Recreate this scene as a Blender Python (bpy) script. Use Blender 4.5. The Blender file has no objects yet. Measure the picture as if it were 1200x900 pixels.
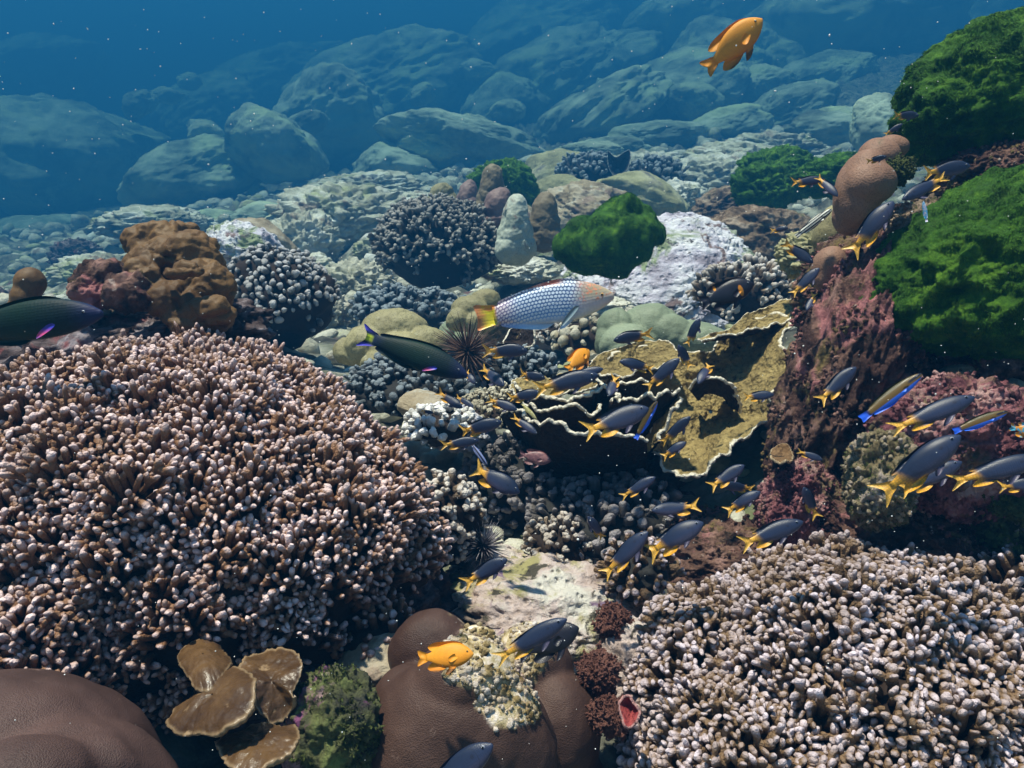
import bpy, bmesh, math, random
import numpy as np
from mathutils import Vector, Matrix
R = math.radians
SC = bpy.context.scene
COL = SC.collection
# ---------------------------------------------------------------- camera, light, exposure
CAM = np.array([0.0, 0.0, 1.0]); PITCH = R(18.0); FPX = 942.0
cd = bpy.data.cameras.new('camera'); cam = bpy.data.objects.new('camera', cd); COL.objects.link(cam)
cam.location = CAM; cam.rotation_euler = (R(90) - PITCH, 0, 0)
cd.sensor_width = 36.0; cd.lens = 36.0 * FPX / 1200.0; cd.clip_start = 0.02; cd.clip_end = 200.0
SC.camera = cam
SUN_TO = Vector((-0.24, 0.07, 0.96)).normalized()
sl = bpy.data.lights.new('sun', 'SUN'); sl.energy = 5.0; sl.angle = R(2.0); sl.color = (1.0, 0.80, 0.69)
so = bpy.data.objects.new('sun', sl); COL.objects.link(so); so.location = (0, 0, 8)
so.rotation_euler = SUN_TO.to_track_quat('Z', 'Y').to_euler()
W = bpy.data.worlds.new('World'); SC.world = W; W.use_nodes = True
nt = W.node_tree; nt.nodes.clear()
sky = nt.nodes.new('ShaderNodeTexSky'); sky.sky_type = 'NISHITA'; sky.sun_disc = False
sky.sun_elevation = math.asin(SUN_TO.z); sky.sun_rotation = math.atan2(SUN_TO.x, SUN_TO.y)
bg = nt.nodes.new('ShaderNodeBackground'); bg.inputs['Strength'].default_value = 0.05
wo = nt.nodes.new('ShaderNodeOutputWorld')
nt.links.new(sky.outputs[0], bg.inputs[0]); nt.links.new(bg.outputs[0], wo.inputs[0])
vs = SC.view_settings; vs.view_transform = 'Standard'; vs.look = 'None'; vs.gamma = 1.0; vs.use_curve_mapping = False
vs.exposure = 1.62
cy = SC.cycles
cy.use_denoising = True; cy.max_bounces = 5; cy.diffuse_bounces = 2; cy.glossy_bounces = 2
cy.transmission_bounces = 2; cy.transparent_max_bounces = 6; cy.volume_bounces = 0
cy.sample_clamp_indirect = 4.0; cy.use_adaptive_sampling = True; cy.adaptive_threshold = 0.02
HAZE_DENSITY = 0.110
HAZE_COLOR = (0.018, 0.158, 0.42)
HAZE_ABSORB = (0.0, 0.05, 0.06)

# ---------------------------------------------------------------- maths helpers
FWD = np.array([0, math.cos(PITCH), -math.sin(PITCH)]); UPV = np.array([0, math.sin(PITCH), math.cos(PITCH)])
RGT = np.array([1.0, 0, 0])
def dw(d): return np.where(np.asarray(d) < 1.6, d, 1.6 + (np.asarray(d) - 1.6) * 5.2) * 1.0
def P(px, py, d):
    d = float(dw(d))
    return CAM + d * (FWD + RGT * (px - 600.0) / FPX + UPV * (450.0 - py) / FPX)
def S(px, d): return px * float(dw(d)) / FPX
_r = np.random.RandomState(7)
_perm = np.concatenate([_r.permutation(256)] * 3)
_g = _r.normal(size=(256, 3)); _g /= np.linalg.norm(_g, axis=1)[:, None]
def pn(p):
    p = np.asarray(p, dtype=np.float64); i = np.floor(p).astype(np.int64); f = p - i; i &= 255
    u = f * f * f * (f * (f * 6 - 15) + 10); out = 0
    for dx in (0, 1):
        wx = u[:, 0] if dx else 1 - u[:, 0]
        for dy in (0, 1):
            wy = u[:, 1] if dy else 1 - u[:, 1]
            for dz in (0, 1):
                wz = u[:, 2] if dz else 1 - u[:, 2]
                h = _perm[_perm[_perm[(i[:, 0] + dx) & 255] + ((i[:, 1] + dy) & 255)] + ((i[:, 2] + dz) & 255)]
                out = out + wx * wy * wz * np.einsum('ij,ij->i', _g[h], f - np.array([dx, dy, dz]))
    return out * 1.5
def fbm(p, o=4, gain=0.5):
    a, s, v = 1.0, 1.0, 0
    for k in range(o): v = v + a * pn(p * s + 17.3 * k); a *= gain; s *= 2.03
    return v
def billow(p, o=4, gain=0.5):
    a, s, v = 1.0, 1.0, 0
    for k in range(o): v = v + a * (np.abs(pn(p * s + 9.1 * k)) * 2 - 0.6); a *= gain; s *= 2.03
    return v
def ridge(p, o=4, gain=0.5):
    a, s, v = 1.0, 1.0, 0
    for k in range(o): v = v + a * (0.6 - 2 * np.abs(pn(p * s + 5.7 * k))); a *= gain; s *= 2.07
    return v
def unit(v): v = np.asarray(v, float); return v / (np.linalg.norm(v) + 1e-12)

# ---------------------------------------------------------------- mesh helpers
def make_mesh(name, V, F, mats=(), smooth=True, attrs=None, fmat=None):
    """V (n,3); F list of arrays (k, nverts)"""
    if isinstance(F, np.ndarray): F = [F]
    F = [np.asarray(f, dtype=np.int32) for f in F if len(f)]
    me = bpy.data.meshes.new(name); V = np.asarray(V, dtype=np.float32)
    nl = sum(f.size for f in F); nf = sum(len(f) for f in F)
    me.vertices.add(len(V)); me.vertices.foreach_set('co', V.ravel())
    me.loops.add(nl); me.polygons.add(nf)
    me.loops.foreach_set('vertex_index', np.concatenate([f.ravel() for f in F]))
    tot = np.concatenate([np.full(len(f), f.shape[1], np.int32) for f in F])
    st = np.concatenate([[0], np.cumsum(tot)[:-1]]).astype(np.int32)
    me.polygons.foreach_set('loop_start', st)
    try: me.polygons.foreach_set('loop_total', tot)
    except Exception: pass
    if smooth: me.polygons.foreach_set('use_smooth', np.ones(nf, bool))
    for m in mats: me.materials.append(m)
    if fmat is not None: me.polygons.foreach_set('material_index', np.asarray(fmat, np.int32))
    me.update(calc_edges=True)
    for k, a in (attrs or {}).items():
        at = me.attributes.new(k, 'FLOAT', 'POINT'); at.data.foreach_set('value', np.asarray(a, np.float32))
    me.validate()
    return me
def link(name, me, loc=(0, 0, 0), parent=None, label=None, cat=None, group=None, kind=None):
    o = bpy.data.objects.new(name, me); COL.objects.link(o); o.location = loc
    if parent is not None: o.parent = parent
    if label: o['label'] = label
    if cat: o['category'] = cat
    if group: o['group'] = group
    if kind: o['kind'] = kind
    return o
_ico = {}
def ico(sub):
    if sub not in _ico:
        bm = bmesh.new(); bmesh.ops.create_icosphere(bm, subdivisions=sub, radius=1.0)
        V = np.array([v.co[:] for v in bm.verts]); F = np.array([[v.index for v in f.verts] for f in bm.faces])
        V /= np.linalg.norm(V, axis=1)[:, None]
        bm.free(); _ico[sub] = (V, F)
    return _ico[sub]
def vnormals(V, F):
    n = np.zeros_like(V)
    a, b, c = V[F[:, 0]], V[F[:, 1]], V[F[:, 2]]
    fn = np.cross(b - a, c - a)
    for k in range(3):
        for j in range(3): n[:, j] += np.bincount(F[:, k], weights=fn[:, j], minlength=len(V))
    return n / (np.linalg.norm(n, axis=1)[:, None] + 1e-12)
def tri(F):
    return np.concatenate([F[:, [0, 1, 2]], F[:, [0, 2, 3]]]) if F.shape[1] == 4 else F
def smooth_v(V, F, it):
    E = np.concatenate([F[:, [k, (k + 1) % F.shape[1]]] for k in range(F.shape[1])]); E = np.concatenate([E, E[:, ::-1]])
    cnt = np.bincount(E[:, 0], minlength=len(V)).astype(float); cnt[cnt == 0] = 1
    for _ in range(it):
        s = np.stack([np.bincount(E[:, 0], weights=V[E[:, 1], j], minlength=len(V)) for j in range(3)], 1)
        V = V * 0.4 + 0.6 * s / cnt[:, None]
    return V
def rotm(ax, ay, az):
    return np.array((Matrix.Rotation(R(az), 3, 'Z') @ Matrix.Rotation(R(ay), 3, 'Y') @ Matrix.Rotation(R(ax), 3, 'X')))
def blob(balls, voxel, smooth=4):
    """union of ellipsoids [(centre, radii, rot)] -> one smooth remeshed surface (V, quads)"""
    V0, F0 = ico(4); Vs, Fs, n = [], [], 0
    for b in balls:
        c, r = np.asarray(b[0], float), np.asarray(b[1], float) * np.ones(3)
        m = rotm(*b[2]) if len(b) > 2 else np.eye(3)
        Vs.append((V0 * r) @ m.T + c); Fs.append(F0 + n); n += len(V0)
    me = make_mesh('tmp', np.concatenate(Vs), np.concatenate(Fs))
    o = bpy.data.objects.new('tmp', me); COL.objects.link(o)
    md = o.modifiers.new('r', 'REMESH'); md.mode = 'VOXEL'; md.voxel_size = voxel; md.adaptivity = 0
    dg = bpy.context.evaluated_depsgraph_get(); ev = o.evaluated_get(dg); m2 = ev.to_mesh()
    V = np.empty(len(m2.vertices) * 3, np.float32); m2.vertices.foreach_get('co', V); V = V.reshape(-1, 3).astype(float)
    F = np.empty(len(m2.loops), np.int32); m2.loops.foreach_get('vertex_index', F); F = F.reshape(-1, 4)
    ev.to_mesh_clear(); bpy.data.objects.remove(o); bpy.data.meshes.remove(me)
    return smooth_v(V, F, smooth), F
def sample_surface(V, F, n, rs):
    T = tri(F); a, b, c = V[T[:, 0]], V[T[:, 1]], V[T[:, 2]]
    fn = np.cross(b - a, c - a); ar = np.linalg.norm(fn, axis=1)
    k = rs.choice(len(T), n, p=ar / ar.sum()); u, v = rs.rand(n), rs.rand(n); s = u + v > 1
    u[s], v[s] = 1 - u[s], 1 - v[s]
    p = a[k] + (b[k] - a[k]) * u[:, None] + (c[k] - a[k]) * v[:, None]
    vn = vnormals(V, T); w = vn[T[k, 0]] * (1 - u - v)[:, None] + vn[T[k, 1]] * u[:, None] + vn[T[k, 2]] * v[:, None]
    return p, w / (np.linalg.norm(w, axis=1)[:, None] + 1e-9)
def thin(p, d):
    """greedy poisson-disc thinning, returns kept indices"""
    cell = {}; keep = []
    q = np.floor(p / d).astype(int)
    for i in range(len(p)):
        a, b, c = q[i]; ok = True
        for x in (a - 1, a, a + 1):
            for y in (b - 1, b, b + 1):
                for z in (c - 1, c, c + 1):
                    for j in cell.get((x, y, z), ()):
                        e = p[j] - p[i]
                        if e[0] * e[0] + e[1] * e[1] + e[2] * e[2] < d * d: ok = False; break
                    if not ok: break
                if not ok: break
            if not ok: break
        if ok: cell.setdefault((a, b, c), []).append(i); keep.append(i)
    return np.array(keep, int)

# ---------------------------------------------------------------- materials
class NB:
    def __init__(s, name):
        s.m = bpy.data.materials.new(name); s.m.use_nodes = True; s.t = s.m.node_tree
        s.b = s.t.nodes['Principled BSDF']; s.out = s.t.nodes['Material Output']
        s.b.inputs['Roughness'].default_value = 0.8; s.b.inputs['Specular IOR Level'].default_value = 0.25
        s._co = None; s._w = None
    def n(s, typ, **k):
        x = s.t.nodes.new(typ)
        for a, v in k.items():
            if a in x.inputs: s.put(x.inputs[a], v)
            else: setattr(x, a, v)
        return x
    def put(s, sock, v):
        if isinstance(v, bpy.types.NodeSocket): s.t.links.new(v, sock)
        else: sock.default_value = v
    def co(s):
        if s._co is None: s._co = s.n('ShaderNodeTexCoord').outputs['Object']
        return s._co
    def w(s):
        if s._w is None: s._w = s.math('MULTIPLY', s.n('ShaderNodeObjectInfo').outputs['Random'], 37.0)
        return s._w
    def math(s, op, a, b=0.0, c=None, clamp=False):
        x = s.n('ShaderNodeMath', operation=op, use_clamp=clamp); s.put(x.inputs[0], a); s.put(x.inputs[1], b)
        if c is not None: s.put(x.inputs[2], c)
        return x.outputs[0]
    def noise(s, scale, detail=5, rough=0.6, dist=0.0, co=None):
        x = s.n('ShaderNodeTexNoise', noise_dimensions='4D'); s.put(x.inputs['Vector'], co or s.co()); s.put(x.inputs['W'], s.w())
        x.inputs['Scale'].default_value = scale; x.inputs['Detail'].default_value = detail
        x.inputs['Roughness'].default_value = rough; x.inputs['Distortion'].default_value = dist
        return x.outputs['Fac']
    def vor(s, scale, feature='F1', out='Distance', rand=1.0):
        x = s.n('ShaderNodeTexVoronoi', feature=feature); s.put(x.inputs['Vector'], s.co()); x.inputs['Scale'].default_value = scale
        x.inputs['Randomness'].default_value = rand
        return x.outputs[out]
    def ramp(s, fac, stops, interp='LINEAR'):
        x = s.n('ShaderNodeValToRGB'); s.put(x.inputs[0], fac); cr = x.color_ramp; cr.interpolation = interp
        while len(cr.elements) > 1: cr.elements.remove(cr.elements[0])
        cr.elements[0].position = stops[0][0]; cr.elements[0].color = (*stops[0][1], 1)
        for p_, c in stops[1:]:
            e = cr.elements.new(p_); e.color = (*c, 1)
        return x.outputs[0]
    def step(s, v, lo, hi):
        x = s.n('ShaderNodeMapRange', interpolation_type='SMOOTHSTEP'); s.put(x.inputs['Value'], v)
        x.inputs['From Min'].default_value = lo; x.inputs['From Max'].default_value = hi
        return x.outputs[0]
    def mix(s, fac, a, b):
        x = s.n('ShaderNodeMix', data_type='RGBA'); s.put(x.inputs[0], fac)
        for i, v in ((6, a), (7, b)): s.put(x.inputs[i], v if isinstance(v, bpy.types.NodeSocket) else (*v, 1))
        return x.outputs[2]
    def attr(s, name): return s.n('ShaderNodeAttribute', attribute_name=name).outputs['Fac']
    def bump(s, h, strength=0.5, dist=0.01):
        x = s.n('ShaderNodeBump'); x.inputs['Strength'].default_value = strength; x.inputs['Distance'].default_value = dist
        s.put(x.inputs['Height'], h); s.t.links.new(x.outputs[0], s.b.inputs['Normal'])
    def color(s, c): s.put(s.b.inputs['Base Color'], c if isinstance(c, bpy.types.NodeSocket) else (*c, 1))
def m_rock(name, cols, scale=6.0, patches=(), bscale=40.0, bstr=0.7, bdist=0.01, rough=0.85, lo=0.37, hi=0.62, pits=None):
    b = NB(name); n = len(cols)
    c = b.ramp(b.noise(scale, 8, 0.65, 0.4), [(lo + (hi - lo) * k / max(1, n - 1), cols[k]) for k in range(n)])
    for k, (pc, ps, a, z) in enumerate(patches):
        c = b.mix(b.step(b.noise(ps, 6, 0.65, 0.8), a, z), c, pc)
    h = b.math('ADD', b.noise(bscale, 8, 0.7), b.math('MULTIPLY', b.noise(bscale * 0.2, 4, 0.6), 1.5))
    if pits: 
        v = b.vor(pits); h = b.math('ADD', h, b.math('MULTIPLY', b.step(v, 0.05, 0.4), 0.5))
        c = b.mix(b.math('MULTIPLY', b.math('SUBTRACT', 1.0, b.step(v, 0.05, 0.25)), b.step(b.noise(pits * .2, 3), .5, .62)), c, (cols[0][0] * .3, cols[0][1] * .3, cols[0][2] * .3))
    b.bump(h, bstr, bdist); b.color(c); b.b.inputs['Roughness'].default_value = rough
    return b.m
def m_polyp(name, c1, c2, cell=420.0, var=5.0, rim=None, bstr=0.6, patches=()):
    """massive coral: smooth tissue with tiny corallite dimples"""
    b = NB(name); v = b.vor(cell, rand=0.8)
    c = b.ramp(b.noise(var, 5, 0.6, 0.3), [(0.3, c1), (0.7, c2)])
    c = b.mix(b.math('MULTIPLY', b.step(v, 0.42, 0.1), 0.75), c, tuple(x * 0.45 for x in c1))
    for k, (pc, ps, a, z) in enumerate(patches): c = b.mix(b.step(b.noise(ps, 6, 0.65, 0.8), a, z), c, pc)
    if 'chocolate_coral' == name:
        bc = b.ramp(b.noise(60, 7, .7), [(.36, (0.16, 0.11, 0.04)), (.5, (0.50, 0.40, 0.22)), (.62, (0.80, 0.70, 0.62))]); c = b.mix(b.attr('bare'), c, bc)
    b.bump(b.math('ADD', b.math('MULTIPLY', v, 0.6), b.math('MULTIPLY', b.noise(cell * .4, 3, 0.5), .15)), bstr * .6, 0.0014); b.color(c)
    b.b.inputs['Roughness'].default_value = 0.6
    return b.m
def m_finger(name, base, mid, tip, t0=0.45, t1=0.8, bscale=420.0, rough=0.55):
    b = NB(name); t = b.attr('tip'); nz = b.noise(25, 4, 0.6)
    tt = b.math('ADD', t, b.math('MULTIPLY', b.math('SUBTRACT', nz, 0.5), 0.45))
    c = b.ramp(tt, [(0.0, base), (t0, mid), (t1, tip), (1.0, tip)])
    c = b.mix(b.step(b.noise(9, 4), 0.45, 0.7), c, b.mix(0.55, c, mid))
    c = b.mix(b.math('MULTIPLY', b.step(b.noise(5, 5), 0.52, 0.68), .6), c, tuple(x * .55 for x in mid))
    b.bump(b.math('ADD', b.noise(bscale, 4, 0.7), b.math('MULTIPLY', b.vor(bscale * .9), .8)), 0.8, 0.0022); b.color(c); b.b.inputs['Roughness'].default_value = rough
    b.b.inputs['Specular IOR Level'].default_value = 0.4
    return b.m
# ================================================================ THE SETTING
MAT = {}
MAT['ground'] = m_rock('seabed_rubble', [(0.03, 0.03, 0.025), (0.09, 0.09, 0.07), (0.24, 0.24, 0.19), (0.38, 0.38, 0.31)], 6.0,
                       [((0.16, 0.18, 0.09), 3.0, 0.52, 0.62), ((0.14, 0.07, 0.07), 7.0, 0.58, 0.66)], 30, 0.9, 0.02)
CTRL = [(200, 900, .82), (600, 900, .86), (1000, 900, .8), (150, 700, 1.05), (560, 700, 1.12), (1000, 700, 1.05), (600, 610, 1.32), (600, 560, 1.5),
        (100, 430, 1.6), (450, 470, 1.65), (700, 420, 1.85), (1000, 470, 1.35), (1200, 500, 1.2), (300, 360, 2.0), (600, 345, 2.1), (900, 330, 1.95), (1150, 330, 1.7),
        (0, 340, 2.9), (150, 290, 3.2), (300, 275, 3.1), (450, 262, 2.9), (600, 262, 2.8), (750, 240, 2.9), (900, 235, 2.7), (1100, 190, 2.9),
        (0, 270, 5.0), (200, 250, 4.6), (400, 215, 4.6), (600, 195, 4.3), (800, 180, 4.2), (1000, 160, 4.2),
        (0, 215, 8.0), (250, 200, 8.0), (500, 150, 7.5), (750, 110, 7.0), (1000, 60, 7.0), (1300, 30, 7.0)]
_cp = np.array([P(*c) for c in CTRL])
_ext = np.array([[-60, 92, -2.5], [0, 92, 4.0], [60, 92, 8.0], [-40, 8, -1.0], [-50, 44, -2.4], [20, 7, 2.6], [48, 40, 7.0], [0, -4, .3], [-10, -4, .3], [10, -4, 0.8]], float)
_cp = np.concatenate([_cp, _ext])
def _tps(r2): return 0.5 * r2 * np.log(r2 + 1e-9)
_n = len(_cp); _A = np.zeros((_n + 3, _n + 3)); _dx = _cp[:, None, :2] - _cp[None, :, :2]
_A[:_n, :_n] = _tps((_dx ** 2).sum(-1)) + np.eye(_n) * 0.01; _A[:_n, _n] = 1; _A[:_n, _n + 1:] = _cp[:, :2]; _A[_n, :_n] = 1; _A[_n + 1:, :_n] = _cp[:, :2].T
_wt = np.linalg.solve(_A, np.concatenate([_cp[:, 2], [0, 0, 0]]))
def gz(x, y):
    x = np.atleast_1d(x).astype(float); y = np.atleast_1d(y).astype(float)
    r2 = (x[:, None] - _cp[None, :, 0]) ** 2 + (y[:, None] - _cp[None, :, 1]) ** 2
    z = _tps(r2) @ _wt[:_n] + _wt[_n] + x * _wt[_n + 1] + y * _wt[_n + 2]
    return np.clip(z, -4.0, 7.4)
def ground_detail(x, y):
    p = np.stack([x, y, 0 * x], 1); far = np.clip((y - 1.5) / 5, 0, 1)
    return 0.05 * billow(p * 2.0, 5) * (0.4 + far * 3.0) + 0.018 * fbm(p * 12, 4)
def make_ground():
    n = 420; t = np.linspace(-1, 1, n); X = np.sinh(t * 4.6) / math.sinh(4.6) * 66.0
    s = np.linspace(0, 1, 460); Y = -3.5 + 3.5 * np.minimum(s / 0.06, 1) + 97 * np.clip((s - 0.06) / 0.94, 0, 1) ** 2.3
    gx, gy = np.meshgrid(X, Y); x, y = gx.ravel(), gy.ravel()
    z = np.concatenate([gz(x[i:i + 20000], y[i:i + 20000]) for i in range(0, len(x), 20000)]) + ground_detail(x, y)
    i = np.arange(len(Y) - 1)[:, None] * n + np.arange(n - 1)[None]; i = i.ravel()
    F = np.stack([i, i + 1, i + n + 1, i + n], 1)
    link('ground', make_mesh('ground', np.stack([x, y, z], 1), F, [MAT['ground']]), kind='structure')
    return z.min()
ZMIN = make_ground()
ZTOP = 8.6
def make_haze():
    b = NB('haze'); b.t.nodes.remove(b.b)
    v = b.n('ShaderNodeVolumePrincipled'); v.inputs['Density'].default_value = HAZE_DENSITY
    v.inputs['Color'].default_value = (*HAZE_COLOR, 1); v.inputs['Anisotropy'].default_value = 0.25; v.inputs['Absorption Color'].default_value = (*HAZE_ABSORB, 1)
    b.t.links.new(v.outputs[0], b.out.inputs['Volume'])
    x0, x1, y0, y1, z0, z1 = -68, 68, -5, 99, ZMIN - 1.0, ZTOP
    V = [(x, y, z) for x in (x0, x1) for y in (y0, y1) for z in (z0, z1)]
    F = np.array([[0, 1, 3, 2], [4, 6, 7, 5], [0, 4, 5, 1], [2, 3, 7, 6], [0, 2, 6, 4], [1, 5, 7, 3]])
    link('haze', make_mesh('haze', V, F, [b.m], smooth=False), kind='stuff')
make_haze()
# ================================================================ ROCKS
def rock_mesh(radii, seed, sub=5, rot=(0, 0, 0), planes=9, sharp=0.7, rough=0.12, nscale=1.6, style='rock', fine=0.02, fscale=9.0):
    rs = np.random.RandomState(seed); U, F = ico(sub)
    r = np.ones(len(U))
    if planes:
        N = rs.normal(size=(planes, 3)); N /= np.linalg.norm(N, axis=1)[:, None]; h = rs.uniform(0.62, 0.95, planes)
        d = U @ N.T; q = np.where(d > 0.05, h / np.maximum(d, 0.05), 50.0)
        k = 14.0; mn = -np.log(np.exp(-k * q).sum(1) + math.exp(-k * 1.05)) / k
        r = (1 - sharp) + sharp * mn
    off = rs.uniform(-50, 50, 3)
    if style == 'rock': dsp = rough * ridge(U * nscale + off, 5, 0.5) + 0.5 * rough * fbm(U * nscale * 2.5 + off, 4)
    elif style == 'knob': dsp = rough * billow(U * nscale * 2 + off, 4, 0.55)
    else: dsp = rough * fbm(U * nscale + off, 3, 0.45)
    r = r + dsp + fine * fbm(U * fscale + off, 3) + fine * .5 * ridge(U * fscale * 2.3 + off, 3)
    V = (U * r[:, None] * np.asarray(radii)) @ rotm(*rot).T
    return V, F
def rock(name, label, px, py, d, wx, hy, mat, cat='rock', dep=0.9, seed=1, sub=5, rot=(0, 0, 0), group=None, **k):
    rx, rz = S(wx, d), S(hy, d)
    V, F = rock_mesh((rx, max(rx * dep, rz * .6), rz), seed, sub, rot, **k); c = P(px, py, d); c[2] -= max(0.0, c[2] + V[:, 2].max() - 8.3)   # the highest rocks stay under the water's top
    return link(name, make_mesh(name, V, F, [MAT[mat]]), c, label=label, cat=cat, group=group)
MAT['far'] = m_rock('weathered_boulder', [(0.10, 0.13, 0.11), (0.22, 0.28, 0.22), (0.38, 0.46, 0.36), (0.56, 0.64, 0.50)], 0.9, [((0.52, 0.62, 0.38), 0.5, 0.5, 0.62)], 3, 0.5, 0.15)
MAT['mid'] = m_rock('pale_reef_rock', [(0.20, 0.20, 0.15), (0.46, 0.45, 0.35), (0.68, 0.66, 0.54), (0.82, 0.81, 0.74)], 2.6, [((0.44, 0.46, 0.24), 2.0, 0.52, 0.64), ((0.32, 0.24, 0.18), 3.5, 0.56, 0.66)], 25, 0.9, 0.03)
MAT['yellow'] = m_rock('yellowish_smooth_rock', [(0.22, 0.21, 0.11), (0.40, 0.38, 0.20), (0.54, 0.52, 0.32)], 3.0, [((0.24, 0.22, 0.18), 3.0, 0.54, 0.66), ((0.14, 0.13, 0.09), 9, .58, .66)], 20, 0.9, 0.03)
MAT['tan'] = m_rock('tan_smooth_rock', [(0.17, 0.13, 0.08), (0.36, 0.29, 0.19), (0.50, 0.44, 0.34)], 7.0, [((0.28, 0.2, 0.16), 6.0, 0.52, 0.62), ((0.5, 0.5, 0.44), 16, .58, .66)], 50, 0.9, 0.012)
MAT['brownrock'] = m_rock('brown_turf_rock', [(0.05, 0.035, 0.025), (0.16, 0.11, 0.075), (0.30, 0.21, 0.14), (0.42, 0.33, 0.25)], 12.0, [((0.10, 0.11, 0.04), 5, 0.55, 0.65)], 55, 1.0, 0.02)
MAT['white'] = m_rock('white_crusted_rock', [(0.34, 0.30, 0.36), (0.62, 0.58, 0.68), (0.80, 0.78, 0.84), (0.88, 0.87, 0.88)], 9.0,
                      [((0.30, 0.36, 0.20), 5, 0.51, 0.60), ((0.26, 0.18, 0.17), 8, 0.56, 0.63), ((0.10, 0.09, 0.09), 20, 0.60, 0.65)], 45, 1.0, 0.02, pits=40)
MAT['whitesand'] = m_rock('bleached_patch', [(0.6, 0.6, 0.56), (0.8, 0.8, 0.78), (0.9, 0.9, 0.9)], 20.0, [], 80, 0.9, 0.01)
MAT['pinkwhite'] = m_rock('pink_crusted_rock', [(0.22, 0.17, 0.14), (0.50, 0.38, 0.33), (0.66, 0.54, 0.50), (0.72, 0.68, 0.60)], 14.0,
                          [((0.40, 0.36, 0.16), 11, 0.52, 0.62), ((0.24, 0.16, 0.24), 16, 0.60, 0.66), ((0.08, 0.07, 0.05), 26, 0.57, 0.63)], 70, 1.0, 0.012, pits=70)
MAT['redrock'] = m_rock('red_algae_wall', [(0.02, 0.009, 0.009), (0.075, 0.036, 0.028), (0.20, 0.11, 0.08), (0.40, 0.23, 0.19)], 15.0,
                        [((0.22, 0.16, 0.06), 9, 0.54, 0.62), ((0.46, 0.19, 0.19), 8, 0.52, 0.63), ((0.03, 0.02, 0.014), 18, 0.56, 0.64), ((0.55, 0.42, 0.36), 30, 0.64, 0.70)], 90, 1.0, 0.015)
MAT['pinkrock'] = m_rock('pink_coralline_rock', [(0.05, 0.015, 0.022), (0.18, 0.06, 0.07), (0.36, 0.15, 0.16), (0.58, 0.35, 0.32)], 18.0,
                         [((0.20, 0.14, 0.08), 9, 0.52, 0.62), ((0.04, 0.015, 0.02), 26, 0.54, 0.62), ((0.62, 0.42, 0.38), 18, 0.58, 0.66)], 90, 1.0, 0.012)
MAT['olive_knob'] = m_rock('yellow_brown_crust', [(0.05, 0.04, 0.02), (0.18, 0.14, 0.07), (0.36, 0.29, 0.17), (0.55, 0.45, 0.38)], 22.0,
                           [((0.45, 0.33, 0.28), 12, 0.56, 0.64), ((0.10, 0.05, 0.03), 16, 0.58, 0.66)], 110, 1.0, 0.012)
MAT['algaerock'] = m_rock('green_turf_rock', [(0.05, 0.05, 0.04), (0.14, 0.15, 0.06), (0.26, 0.32, 0.10)], 25.0, [((0.55, 0.35, 0.38), 15, 0.54, 0.62), ((0.30, 0.10, 0.24), 12, 0.6, 0.66)], 110, 1.0, 0.012)
MAT['purplerock'] = m_rock('dark_purple_rock', [(0.015, 0.010, 0.012), (0.06, 0.038, 0.036), (0.16, 0.12, 0.12), (0.40, 0.35, 0.38)], 14.0, [((0.3, 0.1, 0.1), 9, 0.58, 0.66), ((0.25, 0.2, 0.12), 8, 0.55, 0.65)], 70, 1.0, 0.015)
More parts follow.
